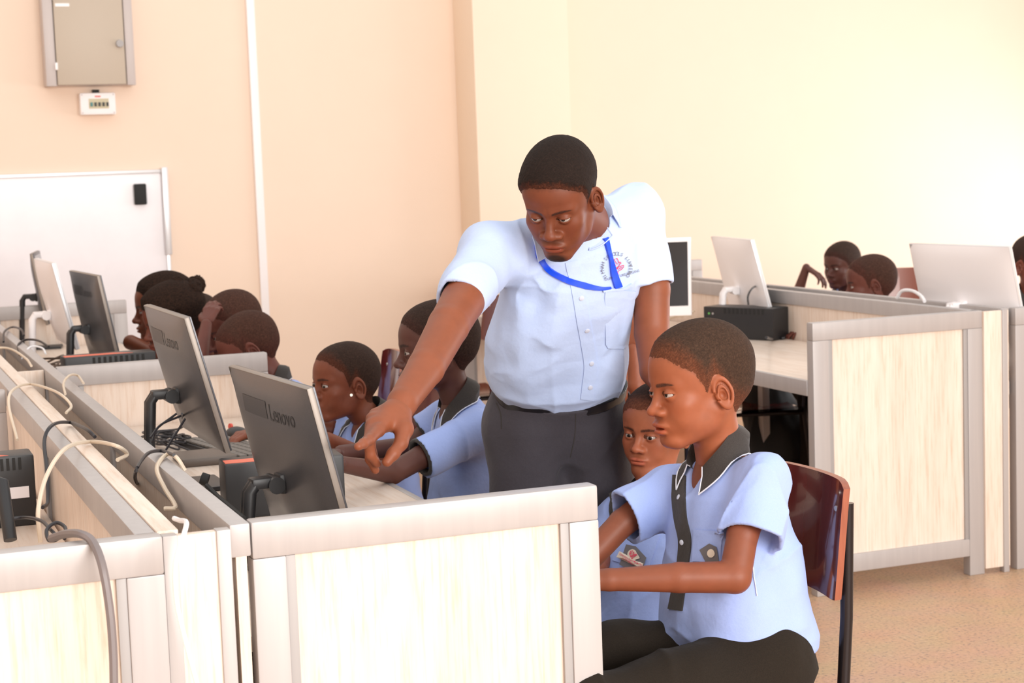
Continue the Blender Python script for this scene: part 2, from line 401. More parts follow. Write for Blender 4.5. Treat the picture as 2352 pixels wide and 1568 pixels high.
# narrow cover between the twin panels
e=tag(empty('end_cover',((X0+X1)/2,YA-.03,0)),'narrow wooden end cover with grey strips between the twin desk rows','cover'); Me=Matrix.Translation(e.location)
MB().box((.446,YA-.042,.02),(.556,YA-.022,ZT-.004),.002).build('board',M['wood'],e,inv=Me)
MB().box((.446,YA-.047,.0),(.470,YA-.020,ZT-.002),.002).build('strip',M['grey'],e,inv=Me)
MB().box((.532,YA-.047,.0),(.555,YA-.020,ZT-.002),.002).build('strip',M['grey'],e,inv=Me)
tag(MB().box((.478,YD-.03,.05),(.556,YD-.01,ZT-.004),.002).build('spacer_board',M['wood']),'small wooden spacer closing the gap between the twin rows','board')
# right double row
RA=-.0; RB=np.array([3.70,5.10]); 
def rr(u,v):
    """u along the row (away), v to the right"""
    a=-RA; return RB+np.array([math.sin(a),math.cos(a)])*u+np.array([math.cos(a),-math.sin(a)])*v
o=rr(0,-.665)
partition(tuple(o),RA,.685,'framed desk partition standing right of the seated boy, on the terrazzo floor',th=.04,post=.062,post2=.062,bottom=.07)
o=rr(-.005,.155)
partition(tuple(o),RA,.72,'framed desk partition cut by the right picture edge',th=.04,bottom=.07)
back_panel(tuple(rr(.0,0.005)),H2+RA,3.7,'back panel of the right row behind the black power unit',studs=(1.5,),pb=.66)
back_panel(tuple(rr(.0,0.13)),H2+RA,3.7,'far back panel of the right row below the white computers',pb=.66)
e=tag(empty('end_cover',(*rr(-.02,.07),0),RA),'narrow wooden end cover between the twin panels of the right row','cover')
MB().box((-.052,-.01,.02),(.052,.01,ZT-.004),.002).build('board',M['wood'],e)
MB().box((.022,-.016,.0),(.044,.012,ZT-.002),.002).build('strip',M['grey'],e)
e=tag(empty('desktop',(*rr(.02,-.66),ZD-.03),RA),'pale wood desktop with grey front edge behind the seated boy, right row','desktop')
MB().box((.012,0,.004),(.64,3.6,.03),.001).build('board',M['wood_y'],e); MB().box((-.008,0,-.022),(.012,3.6,.0305),.003).build('edge_strip',M['grey'],e)
e=tag(empty('desktop',(*rr(.02,.15),ZD-.03),RA),'desktop on the far side of the right row, under the white computers','desktop')
MB().box((0,0,.004),(.64,3.6,.03),.001).build('board',M['wood_y'],e); MB().box((.64,0,-.022),(.66,3.6,.0305),.003).build('edge_strip',M['grey'],e)
o=rr(3.55,-.665); partition(tuple(o),RA,.66,'end partition of the right row seen under the desk',th=.04)
o=rr(3.72,.15); partition(tuple(o),RA,.70,'grey framed end partition behind the child with a hand at the mouth',th=.04)
# ---------------------------------------------------------------- computers and things on the desks
def text_mesh(s,size,font_shear=0.):
    cu=bpy.data.curves.new('lettering','FONT'); cu.body=s; cu.size=size; cu.align_x='LEFT'; cu.shear=font_shear; cu.resolution_u=3
    o=bpy.data.objects.new('lettering',cu); col.objects.link(o); dg=bpy.context.evaluated_depsgraph_get(); dg.update()
    me=bpy.data.meshes.new_from_object(o.evaluated_get(dg)); col.objects.unlink(o); bpy.data.objects.remove(o); bpy.data.curves.remove(cu)
    return me
def computer(base,yaw,tilt,z_top,W=.49,Hh=.33,label='',stand=True,mats=None,desk=ZD,brand=True,front=False,roll=0.):
    """all-in-one computer; base = (x,y) under the middle of the panel, yaw = direction the back faces"""
    body,edge,foot=mats or (M['slate'],M['slatee'],M['black'])
    e=tag(empty('computer',(base[0],base[1],desk),yaw),label,'computer')
    # local: x to the right seen from behind, back faces -y, panel leans towards the back (top towards -y)
    T=Matrix.Translation((0,0,z_top-desk-Hh))@Matrix.Rotation(tilt,4,'X')@Matrix.Rotation(roll,4,'Y')
    w=W/2; P=[]
    nx,nz=25,19
    def dep(a,b):   # bulge of the back shell
        f=(1-abs(a)**3.2)*(1-abs(b)**3.2); return -.009-.020*max(f,0)**.7-(.012*math.exp(-((a/.45)**2+((b+.5)/.42)**2)*2))
    for j in range(nz):
        b=-1+2*j/(nz-1); P.append([T@Vector((w*a,dep(a,b) if abs(a)<1 and abs(b)<1 else -.009,Hh/2*(b+1))) for a in [-1+2*i/(nx-1) for i in range(nx)]])
    MB().grid(P).build('back_shell',body,e)
    MB().box((-w-.0015,-.009,-.0015),(w+.0015,.004,Hh+.0015),.003,M=T).build('side_frame',edge,e)
    MB().box((-w+.002,.004,-.0),(w-.002,.009,Hh),.002,M=T).build('bezel',body if not front else M['white'],e)
    MB().box((-w+.014,.0085,.042 if front else .03),(w-.014,.0096,Hh-.014),M=T).build('screen',M['screen'],e)
    # hinge, arm and foot
    hc=T@Vector((0,-.040,Hh*.38))
    mb=MB(); mb.tube([(-.028,hc.y-.012,hc.z),(.028,hc.y-.012,hc.z)],.017,20); mb.box((-.022,hc.y-.004,hc.z-.020),(.022,hc.y+.028,hc.z+.020),.006); hg=mb.build('hinge',foot,e)
    if stand:
        y0=hc.y-.014
        mb=MB().box((-.020,y0-.045,hc.z-.006),(.020,y0+.012,hc.z+.016),.006)
        mb.tube([(-.008,y0-.036,hc.z+.004),(-.008,y0-.048,hc.z-.012),(-.008,y0-.062,.012)],[.012,.013,.012],12)
        mb.tube([(.008,y0-.036,hc.z+.004),(.008,y0-.048,hc.z-.012),(.008,y0-.062,.012)],[.012,.013,.012],12); mb.build('arm',foot,e)
        MB().box((-.09,y0-.080,0),(.09,y0+.12,.012),.004).build('foot',foot,e)
    if brand:
        zb=Hh-.062
        f=lambda a,b: dep(a/w,2*b/Hh-1)
        mb=MB(); mb.grid([[T@Vector((-w+.095+.155*i/8,f(-w+.095+.155*i/8,zb-.018+.036*j/3)-.0006,zb-.018+.036*j/3)) for i in range(9)] for j in range(4)]); mb.build('logo_bar',M['logobar'],e)
        me=text_mesh('Lenovo',.048)
        for v in me.vertices:
            x,z=v.co.x-w+.265,v.co.y+zb-.018; v.co=T@Vector((x,f(x,z)-.0008,z))
        me.materials.clear(); me.materials.append(M['letter']); link(bpy.data.objects.new('lettering',me),e)
    return e
def place_computer(near,far,L,z_top,tilt,label,**kw):
    """near/far = world ends of the top edge; back towards -x side"""
    near=np.array(near[:2]);far=np.array(far[:2]); mid=(near+far)/2; d=unit(far-near)  # local -x = far when seen from behind: x axis = near-far
    yaw=math.atan2(-d[1],-d[0])
    Hh=kw.get('Hh',.33); back=np.array([math.sin(yaw),-math.cos(yaw)])    # local -y
    base=mid-back*math.sin(tilt)*Hh*1.0
    return computer(base,yaw,tilt,z_top,W=L,label=label,**kw)
place_computer(Zp(717,882,1.115),Zp(531,829,1.115),.49,1.115,R_(13),'graphite computer nearest the camera, its back to us, under the pointing hand',Hh=.34)
place_computer(Zp(430,720,1.19),Zp(337,691,1.19),.51,1.19,R_(14),'graphite computer on a black stand before the middle partition',Hh=.33)
place_computer(Zp(227,630,1.17),Zp(164,618,1.17),.50,1.17,R_(10),'graphite computer beyond the middle partition with a bar and brand on its back',Hh=.33)
place_computer(Zp(128,601,1.215),Zp(78,588,1.215),.50,1.215,R_(12),'bright white-backed computer between two dark ones on the left row',mats=(M['white'],M['alu'],M['white']),brand=False,Hh=.33)
place_computer(Zp(69,582,1.19),Zp(90,572,1.19),.33,1.19,R_(9),'farthest dark computer of the left row, seen edge-on against the whiteboard',brand=False,Hh=.33)
# left row computer: only its arm shows
e=tag(empty('computer_stand',(.07,2.98,ZD)),'black computer stand cut by the left picture edge','stand')
a=D_(8,1110,3.14); b=D_(28,1240,3.10)
mb=MB(); mb.tube([D_(-30,1100,3.2),D_(4,1108,3.2),D_(24,1240,3.16)],[.012,.013,.012],12); mb.build('arm',M['black'],e,inv=Matrix.Translation(e.location))
MB().box((-.22,-.06,0),(.05,.10,.012),.004).build('foot',M['black'],e)
# right row
wm=(M['white'],M['alu'],M['white'])
place_computer(Zp(2317,560,1.165),Zp(2095,553,1.165),.53,1.165,R_(13),'white-backed computer at the right, above the end of the right row',mats=wm,brand=False,Hh=.36)
place_computer(Zp(1740,546,1.17),Zp(1627,536,1.17),.50,1.17,R_(14),'white-backed computer in the middle of the right row, far side',mats=wm,brand=False,Hh=.36)
# screen side visible, partly behind the teacher
n=D_(1588,547,7.3); 
computer((D_(1468,700,7.35)[0],D_(1468,700,7.35)[1]),R_(158),R_(-8),D_(1540,545,7.3)[2],W=.44,Hh=.33,label='white-framed computer with dark screen on, showing beside the teacher',mats=wm,brand=False,front=True)
def ups(loc,yaw,L,Wd,Hh,label,redtop=False,leds=False,sticker=False):
    e=tag(empty('power_unit',loc,yaw),label,'power unit')
    MB().box((0,0,0),(L,Wd,Hh),.006).build('case',M['black'],e)
    mb=MB()
    for i in range(10): mb.box((L*.30+i*L*.06,-.0012,Hh*.80),(L*.30+i*L*.06+L*.03,.001,Hh*.97))
    mb.build('vent',M['blackm'],e)
    if redtop: MB().prism([(.004,.01),(L*.75,.01),(L*.55,Wd*.55),(.004,Wd*.55)],Hh-.001,Hh+.0008).build('red_label',M['pinkred'],e)
    if leds:
        for i,x in enumerate((.03,.05)): MB().tube([(L*0+x,-.001,Hh*.78),(x,.001,Hh*.78)],.005,8).build('indicator_light',mat('led_%d'%i,(.15,.5,.12),.3) if i==0 else M['rivet'],e)
    if sticker: MB().box((L*.62,-.0012,Hh*.40),(L*.93,.0012,Hh*.56)).build('sticker',M['board'],e)
    return e
p=Zp(470,1160,ZD); ups((.765,3.80,ZD),R_(-4),.27,.10,.125,'black power unit with red label behind the nearest graphite computer',redtop=True)
MB_=MB().tube([D_(462,1098,3.86),D_(478,1103,3.86)],.014,12)
tag(MB_.build('plug',M['blackm']),'black plug in the end of the power unit by the nearest computer','plug')
ups((.665,5.82,ZD),R_(2),.30,.10,.19,'black power unit with pale top behind the middle partition',redtop=True)
ups((.16,3.98,ZD),R_(0),.215,.10,.16,'black power unit with white sticker at the left picture edge',redtop=True,sticker=True)
q=Zp(1617,775,ZD); q2=Zp(1777,783,ZD); ups((q[0],q[1],ZD),math.atan2(q2[1]-q[1],q2[0]-q[0]),float(np.linalg.norm(q2-q)),.12,.135,'large black power unit with green light on the right row desk',leds=True)
# keyboard and mouse behind the nearest computer
def keyboard(loc,yaw,label):
    e=tag(empty('keyboard',loc,yaw),label,'keyboard')
    MB().box((-.21,-.07,0),(.21,.07,.016),.004).build('base',M['black'],e)
    for r in range(5):
        mb=MB()
        for c in range(15): mb.box((-.203+c*.027,-.062+r*.025,.016),(-.203+c*.027+.023,-.062+r*.025+.021,.023),.0015,seg=1)
        mb.build('key_row',M['greyd'] if False else mat('key_grey',(.16,.145,.13),.5) if r==0 else bpy.data.materials['key_grey'],e)
    return e
keyboard((*Zp(530,1022,ZD+.02)[:2],ZD),R_(-78),'black keyboard lying on the desk between the two nearest computers')
q=Zp(545,990,ZD+.02); e=tag(empty('mouse',(q[0],q[1],ZD),R_(20)),'black computer mouse with a red wheel beyond the keyboard','mouse')
V,F=isosurf(lambda P: np.maximum(ell(P,(0,0,.004),(.030,.055,.030)),-P[:,2]),(-.04,-.07,-.01),(.04,.07,.05),.003); mesh_np('shell',V,F,M['black'],e)
MB().tube([(-.003,.035,.030),(.003,.035,.030)],.010,12).build('wheel',M['red'],e)
q=Zp(430,1060,ZD); tag(MB().box((q[0]-.03,q[1]-.10,ZD),(q[0]+.13,q[1]+.06,ZD+.022),.006).build('tray',mat('brown_plastic',(.10,.075,.06),.45)),'flat brown-black tray lying behind the nearest graphite computer','tray')
# tangled thin cables on the desk
random.seed(5)
def cable(name,pts,r,m,label,cat='cable',group=None,n=8):
    return tag(MB().tube(catmull(pts,n),r*(.66 if r>.004 else 1.),8).build(name,m),label,cat,group)
c=Zp(385,1015,ZD+.01); pts=[]
for i in range(26):
    a=i*1.9+random.random(); rd=.035+.06*random.random(); pts.append((c[0]+rd*math.cos(a)*.8,c[1]+rd*math.sin(a)*1.6,ZD+.008+.035*random.random()))
cable('tangled_cable',[D_(418,950,4.15)]+pts+[Zp(450,1040,ZD+.006)],.0028,M['cableb'],'tangle of thin black cables under the second graphite computer')
for q0,q1,q2 in (((415,955),(370,975),(345,1005)),((405,950),(360,985),(350,1015)),((425,962),(395,1010),(380,1035))):
    cable('thin_cable',[D_(*q0,4.15),D_(*q1,4.1),D_(*q2,4.05)],.0028,M['cableb'],'thin black cables leaving the back of the second graphite computer',group='thin cables of the second computer')
c=np.array([.75,6.9,ZD]); pts=[]
for i in range(16):
    a=i*2.1+random.random(); rd=.05+.10*random.random(); pts.append((c[0]+rd*math.cos(a),c[1]+rd*math.sin(a)*2,ZD+.008+.08*random.random()))
cable('tangled_cable',pts,.004,mat('brown_cable',(.10,.06,.04),.5),'brown cable tangle at the foot of the farthest dark computer')
# loops over the twin panels
zt_=ZT
cable('white_cable',[D_(93,1245,3.2),D_(88,1170,3.2),D_(108,1090,3.3),D_(150,1030,3.42),Zp(205,1014,ZT+.010),D_(262,1022,3.55),D_(292,1042,3.6),D_(270,1056,3.55)],.0065,M['cablew'],'cream cable arching over the left twin panels nearest the camera')
cable('black_cable',[D_(98,1165,3.40),D_(110,1150,3.45),D_(108,1080,3.52),D_(102,1010,3.62),D_(122,975,3.7),Zp(160,970,ZT+.010),D_(197,985,3.75),D_(218,1003,3.7)],.006,M['cableb'],'black cable looped over the left twin panels')
cable('black_cable',[Zp(330,1130,.6),D_(310,1095,3.35),D_(335,1045,3.4),Zp(368,1035,ZT+.008),D_(400,1045,3.45)],.0055,M['cableb'],'short black cable hooked over the rail of the main row')
cable('white_cable',[D_(378,1168,3.2),D_(403,1163,3.2),D_(378,1120,3.3),D_(360,1075,3.4),Zp(382,1044,ZT+.008),D_(405,1050,3.45),D_(425,1080,3.45)],.0065,M['cablew'],'cream cable bent over the rail of the main row')
cable('white_cable',[D_(400,1190,2.84),D_(413,1195,2.82),D_(428,1200,2.76),D_(420,1235,2.70),D_(402,1300,2.69),D_(405,1380,2.70),D_(425,1470,2.70),D_(452,1570,2.70),D_(470,1640,2.70)],.0065,M['cablehw'],'white cable hanging down over the narrow end cover')
cable('grey_cable',[D_(118,1236,2.86),D_(150,1226,2.80),Zp(185,1226,ZT+.012),D_(213,1245,2.71),D_(235,1300,2.675),D_(252,1400,2.67),D_(260,1500,2.67),D_(262,1600,2.67)],.0105,M['cableg'],'thick grey cable hanging over the partition at the left edge')
cable('black_cable',[D_(18,1192,3.2),D_(60,1188,3.2),D_(95,1196,3.1),D_(115,1215,3.0),D_(133,1236,2.95),D_(112,1240,2.95),D_(108,1215,2.98),D_(130,1200,3.0),D_(150,1212,2.98),D_(148,1236,2.93)],.005,M['cableb'],'black cable coiled on the desk at the left picture edge')
cable('white_cable',[D_(40,1010,4.1),D_(20,930,4.3),D_(30,895,4.4),Zp(70,882,ZT+.009),D_(130,900,4.4),D_(163,930,4.3),D_(152,948,4.25)],.0055,M['cablew'],'cream cable arching over the left twin panels farther back')
cable('white_cable',[D_(150,905,4.5),D_(146,880,4.7),D_(160,862,4.75),Zp(178,862,ZT+.006),D_(192,880,4.7)],.005,M['cablew'],'cream cable hooked on the main rail near the middle partition')
cable('white_cable',[Zp(-30,800,ZT+.012),Zp(20,800,ZT+.012),Zp(58,822,ZT+.010),Zp(72,840,ZT+.010)],.006,M['cablew'],'cream cable over the far part of the left panels')
cable('black_cable',[D_(8,785,6.3),D_(10,762,6.5),Zp(28,751,ZT+.008),D_(48,756,6.5),D_(55,770,6.4)],.006,M['cableb'],'black cable looped over the far main rail at the left edge')
cable('black_cable',[D_(45,815,6.0),D_(42,792,6.1),Zp(60,780,ZT+.008),D_(88,782,6.1),D_(112,796,6.0)],.006,M['cableb'],'black cable looped over the main rail before the pale-topped unit')
cable('white_cable',[D_(50,825,5.9),D_(65,800,5.95),Zp(80,795,ZT+.006),D_(98,800,5.95),D_(105,812,5.9)],.005,M['cablehw'],'white cable looped over the main rail beside the black loop')
cable('thick_cable',[D_(475,1115,3.55),D_(500,1140,3.5),D_(530,1165,3.4),D_(560,1190,3.3)],.008,M['blackm'],'thick black power cord beside the nearest power unit')
cable('black_cable',[D_(1719,700,7.15),D_(1718,680,7.15),D_(1728,662,7.2),Zp(1745,655,ZT+.01),D_(1765,658,7.3)],.006,M['cableb'],'black cable hooked over the right row rail')
cable('white_cable',[Zp(2060,684,ZT+.01),Zp(2072,685,ZT+.01)+np.array([0,0,.028]),Zp(2095,687,ZT+.01)+np.array([0,0,.032]),Zp(2115,690,ZT+.01)+np.array([0,0,.018]),Zp(2124,692,ZT+.01)],.010,M['cablehw'],'white cable loop left of the white computer at the right')
cable('black_cable',[D_(1760,775,6.25),Zp(1775,778,ZD+.008),Zp(1800,776,ZD+.008),Zp(1800,768,ZD+.008),Zp(1770,768,ZD+.008)],.008,M['cableb'],'black cable end lying beside the large power unit')
pts=[]
c=Zp(1545,745,ZD+.02)
for i in range(18):
    a=i*1.7+random.random(); rd=.06+.08*random.random(); pts.append((c[0]+rd*math.cos(a),c[1]+.1+rd*math.sin(a)*2,ZD+.012+.09*random.random()))
cable('white_cable',pts,.006,M['cablew'],'cream cable tangle under the white-framed screen beside the teacher')
# chairs
def chair(loc,yaw,label,z=0.,group=None):
    """stackable school chair; the sitter looks along local +y"""
    e=tag(empty('school_chair',(*loc[:2],0),yaw),label,'chair',group)
    # curved backrest
    for nm,m,off,inset in (('backrest',M['plywood'],0,.0),):
        P=[]
        def pt(a,b,t):      # a -1..1 across, b 0..1 up
            zz=.66+.225*b; w=.175*(1-.06*b); cr=1-max(0,(abs(a)-.72)/.28)**2*(.10 if b>.5 else .06)*(abs(b-.5)*2)**3
            y=-.205-.03*b+.045*(a*a)+.012*math.cos(a*2); return Vector((w*a,y-t,.7725+(zz-.7725)*cr))
        mb=MB(); nx,nz=17,9
        mb.grid([[pt(-1+2*i/(nx-1),j/(nz-1),0) for i in range(nx)] for j in range(nz)])
        mb.build('backrest',M['plywood'],e)
        mb=MB()
        ring=[( -1+2*i/(nx-1),0) for i in range(nx)]+[(1,j/(nz-1)) for j in range(1,nz)]+[(1-2*i/(nx-1),1) for i in range(1,nx)]+[(-1,1-j/(nz-1)) for j in range(1,nz)]
        a_=[mb.bm.verts.new(pt(a,b,-.0005)) for a,b in ring]; b_=[mb.bm.verts.new(pt(a,b,.014)) for a,b in ring]
        for i in range(len(ring)-1): mb.bm.faces.new((a_[i],a_[i+1],b_[i+1],b_[i]))
        be=mb.build('backrest_edge',M['plyedge'],e)
        MB().grid([[pt(-1+2*i/(nx-1),j/(nz-1),.014) for i in range(nx)] for j in range(nz)]).build('backrest_rear',M['plywood'],e)
    mb=MB(); mb.grid([[Vector((.20*a,-.20+.40*b,.445-.018*(1-a*a)+(-.03*max(0,b-.8)*5 if b>.8 else 0))) for a in [-1+i/8 for i in range(17)]] for b in [j/8 for j in range(9)]])
    mb.grid([[Vector((.20*a,-.20+.40*b,.431-.018*(1-a*a)+(-.03*max(0,b-.8)*5 if b>.8 else 0))) for a in [-1+i/8 for i in range(17)]] for b in [j/8 for j in range(9)]])
    mb.build('seat',M['plywood'],e)
    for sx in (-1,1):
        MB().tube([(sx*.132,-.222,.84),(sx*.132,-.216,.62),(sx*.135,-.20,.42),(sx*.165,-.235,.0)],.0125,12).build('rear_leg',M['tube'],e)
        MB().tube([(sx*.145,-.19,.415),(sx*.145,.15,.418),(sx*.185,.20,.0)],.0115,12).build('front_leg',M['tube'],e)
        for zz in (.68,.74,.83):
            MB().tube([(sx*.125,-.200,zz),(sx*.125,-.214,zz)],.0055,10).build('rivet',M['rivet'],e)
    MB().tube([(-.145,.13,.40),(.145,.13,.40)],.010,10).build('crossbar',M['tube'],e)
    return e
# ---------------------------------------------------------------- head: x to its left(+)/right, y forward, z up; metres for an adult
def mirror(P):
    Q=P.copy(); Q[:,0]=np.abs(Q[:,0]); return Q
EYE=(.0315,.0765,.004)
def head_fns(kid=0., neck=None, neck_r=.052, hair_t=.004, hairline=0., hair_c=(.030,.018,.013), side_b=0., open_mouth=0., jawd=0., seed=0, skin=(.20,.075,.042), nose_w=1., cran=1., lid=.5, ear_tilt=.45, fade=1.):
    """closures skin(P), hair(P), colour(P) in head space"""
    zs=1-.07*kid                     # shorter lower face for children
    EY=A3(EYE)
    ear_c=A3(.0735,-.012,-.004); 
    ca,sa=math.cos(ear_tilt),math.sin(ear_tilt)
    # columns: thickness (outward+fwd), along ear plane back, up
    ER=np.array([[ca,-sa,0],[sa,ca,0],[0,0,1]],dtype=np.float32)
    def cranium(Q):
        d=ell(Q,(0,-.014,.046),(.0755*cran,.098*cran,.082*cran))
        d=smin(d,ell(Q,(0,.030,.040),(.062*cran,.060,.062*cran)),.03)       # forehead
        d=smin(d,ell(Q,(0,-.045,.008),(.058,.060,.055)),.03)                # occiput
        return d
    def ear(Q):
        q=(Q-ear_c)@ER                                     # x' outward normal, y' forward, z' up
        q=q@np.array([[1,0,0],[0,.97,.22],[0,-.22,.97]],dtype=np.float32)
        x,y,z=q[:,0],q[:,1],q[:,2]
        w=.0165-.0035*np.clip(-z/.03,0,1)
        rr=np.sqrt((y/w)**2+(z/.0300)**2)+1e-6
        plate=np.maximum((rr-1)*.016,np.abs(x-.004)-.0020)
        ring=np.sqrt(((rr-1)*.017)**2+(x-.0095)**2)-.0032
        ring=np.where((y>.006)&(z<.006)&(z>-.012),ring+.004,ring)
        d=smin(plate,ring,.003)
        anti=np.sqrt(((np.sqrt(((y-.001)/(w*.52))**2+((z+.003)/.0175)**2)-1)*.009)**2+(x-.0095)**2)-.0021
        d=smin(d,anti,.0025)
        d=smin(d,ell(q,(.007,.0125,-.004),(.0045,.004,.0065)),.004)         # tragus
        d=smin(d,ell(q,(.007,.003,-.0245),(.0042,.008,.0085)),.006)         # lobe
        d=smin(d,ell(q,(-.002,.004,-.002),(.007,.012,.022)),.006)           # root
        d=smax(d,-ell(q,(.0110,.003,-.004),(.0085,.0066,.0095)),.002)       # concha
        return d
    def skin_f(P):
        Q=mirror(P); Q[:,2]=np.where(Q[:,2]<.01,.01+(Q[:,2]-.01)/zs,Q[:,2])
        d=cranium(Q)
        d=smin(d,ell(Q,(0,.030,-.028),(.0585,.056,.073)),.03)
        jaw=chain(Q,[(.047,-.004,-.040),(.041-.004*kid,.010,-.066),(.017,.064,-.096+jawd)],[.018,.0155,.0150],.022)
        d=smin(d,jaw,.03)
        d=smin(d,ell(Q,(0,.0745,-.0935+jawd),(.021,.017,.016)),.018)
        d=smin(d,ell(Q,(.0400,.0580,-.0200),(.022,.020,.019)),.022)         # cheek
        d=smin(d,ell(Q,(.026,.056,-.048),(.024+.003*kid,.024+.002*kid,.025)),.022)
        d=smin(d,cone(Q,(.006,.0845-.002*kid,.0215),(.042,.0690,.0235),.0095-.001*kid,.008),.016)  # brow
        # sockets
        d=smax(d,-ell(Q,(EY[0]-.001,.0960,EY[2]+.001),(.0195,.0135,.0125)),.014)
        # muzzle
        d=smin(d,ell(Q,(0,.0740,-.0615),(.030,.0235,.021)),.016)
        # nose
        ns=cone(Q,(0,.0835,.012),(0,.1005,-.0250),.0078,.0098)
        ns=smin(ns,ell(Q,(0,.1035,-.0290),(.0115*nose_w,.0115,.0100)),.008)
        ns=smin(ns,ell(Q,(.0135*nose_w,.0945,-.0325),(.0090*nose_w,.0105,.0080)),.007)
        d=smin(d,ns,.009)
        d=smax(d,-ell(Q,(.0078*nose_w,.1010,-.0405),(.0045,.0065,.0042)),.003)
        # lips
        op=open_mouth*.006
        up=ell(Q,(.0060,.0935,-.0583+op*.2),(.0165,.0095,.0068)); up=smin(up,ell(Q,(.016,.0885,-.0605),(.0115,.0075,.0048)),.006)
        lo=ell(Q,(0,.0920,-.0705-op),(.0200,.0100,.0080))
        d=smin(d,up,.005); d=smin(d,lo,.005)
        d=smax(d,-ell(Q,(0,.1000,-.0640-op*.5),(.0215,.0150,.0009+op*.55)),.002)
        d=smax(d,-ell(Q,(0,.098,-.0795-op),(.014,.006,.0035)),.008)         # under lip
        # lids
        ex,ey,ez=Q[:,0]-EY[0],Q[:,1]-EY[1],Q[:,2]-EY[2]
        lidd=sph(Q,EY,.0145); d=smin(d,lidd,.004)
        ezz=ez-.06*ex
        hh=np.where(ezz>-.0005,.0060*(.25+lid),.0036)
        al=(np.sqrt((ex/.0142)**2+((ezz+.0005)/hh)**2)-1)*.0045
        cut=np.maximum(al,-(ey-.0015)); d=smax(d,-cut,.0012)
        crease=np.abs(np.sqrt(((ex)/.0165)**2+((ezz)/(hh*1.0+.0040))**2)-1)*.009-.0004
        crease=np.maximum(np.maximum(crease,-ezz),-(ey-.004)); d=smax(d,-np.maximum(crease,-(sph(Q,EY,.0150)+.0012)),.0015)
        d=smin(d,ear(Q),.005)
        if neck is not None:
            nb=A3(neck)
            d=smin(d,cone(P,(0,-.022,-.040),nb,neck_r,neck_r*1.08),.026)
        return d
    def line_m(P):
        Q=np.abs(P[:,0]); y=P[:,1]
        ln=np.interp(y,[-.12,-.085,-.055,-.032,-.014,.004,.020,.030,.044,.060,.085,.12],
                       [-.030,-.046,-.040,-.020,-.002,.030,-.004+side_b,.020+side_b*.6,.052,.062,.074,.080])
        ln=np.where(y>.03,ln+hairline-np.clip(Q-.035,0,.03)*.35,ln)
        return P[:,2]-ln
    def hair_f(P):
        Q=mirror(P); m=line_m(P)+.0022*noise(P,300,seed)
        t=np.clip(m*.22*fade+.0005,-.004,hair_t)
        side=np.clip((P[:,2]-.0)/.06,0.25,1)
        t=np.where(t>0,t*side,t)
        d=cranium(Q)
        d=smin(d,ell(Q,(0,.030,-.030),(.0600,.056,.075)),.03)
        d=smin(d,cone(P,(0,-.022,-.040),A3(neck if neck is not None else (0,-.03,-.15)),neck_r,neck_r*1.08),.026)
        d=d-t
        d=np.where(P[:,2]<-.055,np.maximum(d,.003),d)
        d=d+.0005*noise(P,420,seed+3)+.0004*noise(P,900,seed+5)
        return d
    def col_f(P):
        Q=mirror(P); Q[:,2]=np.where(Q[:,2]<.01,.01+(Q[:,2]-.01)/zs,Q[:,2])
        base=np.array(skin)[None,:]*np.ones((len(P),1))
        n=noise(P,55,seed)*.07+noise(P,160,seed+1)*.04
        base=base*(1+n[:,None])
        def mix(c,w):
            nonlocal base
            w=np.clip(w,0,1)[:,None]; base=base*(1-w)+np.array(c)[None,:]*w
        op=open_mouth*.006
        sk=np.array(skin)
        # lips
        lw=1-(np.sqrt((Q[:,0]/.0245)**2+((Q[:,2]+.0645+op*.5)/(.0130+op*.6))**2)); lw=np.clip(lw*6,0,1)*(Q[:,1]>.084)
        mix(sk*np.array([1.30,1.0,1.15]),lw*.75)
        # cheeks and nose a little redder
        mix(sk*np.array([1.28,1.05,1.0]),np.clip(1-sph(Q,(.038,.070,-.024),0)/.026,0,1)*.5)
        mix(sk*np.array([1.25,1.1,1.05]),np.clip(1-sph(Q,(0,.110,-.029),0)/.018,0,1)*.5)
        # eyebrows
        bx=Q[:,0]; bz=.0215+.0035*np.sin(np.clip((bx-.010)/.040,0,1)*2.4)
        bw=np.clip(1-np.abs(Q[:,2]-bz)/(.0046-.0028*np.clip((bx-.03)/.02,0,1)),0,1)*np.clip((bx-.009)/.004,0,1)*np.clip((.052-bx)/.006,0,1)*(P[:,1]>.04)
        mix((.018,.010,.008),np.clip(bw*2.2,0,1)*(.8+.2*noise(P,700,seed)))
        # lash line
        ex,ez=Q[:,0]-EY[0],Q[:,2]-EY[2]; ezz=ez-.06*ex
        hh=np.where(ezz>-.0005,.0060*(.25+lid),.0036)
        rr=np.sqrt((ex/.0142)**2+((ezz+.0005)/hh)**2)
        mix((.015,.008,.007),np.clip(1-np.abs(rr-1.02)/np.where(ezz>0,.20,.10),0,1)*(Q[:,1]>.07)*np.where(ezz>0,.95,.5)*(sph(Q,EY,.0165)<0))
        # stubble under the hair edge
        m=line_m(P)+.004*noise(P,260,seed)
        mix(np.array(skin)*.35+np.array(hair_c)*.3,np.clip((m+.010)/.016,0,1)*.9*(np.abs(P[:,0])<.0745))
        return base
    def hcol_f(P):
        m=line_m(P)+.006*noise(P,230,seed)+.003*noise(P,500,seed+1)
        w=np.clip((m-.002)/(.030/fade),0,1)[:,None]; w=w*w*(3-2*w)
        st=np.array(skin)*.42+np.array(hair_c)*.35
        c=st*(1-w)+np.array(hair_c)*w
        sp=(.5+.5*noise(P,520,seed+2))*(.5+.5*noise(P,1100,seed+4))
        return c*(.55+1.3*sp)[:,None]
    return skin_f,hair_f,col_f,hcol_f
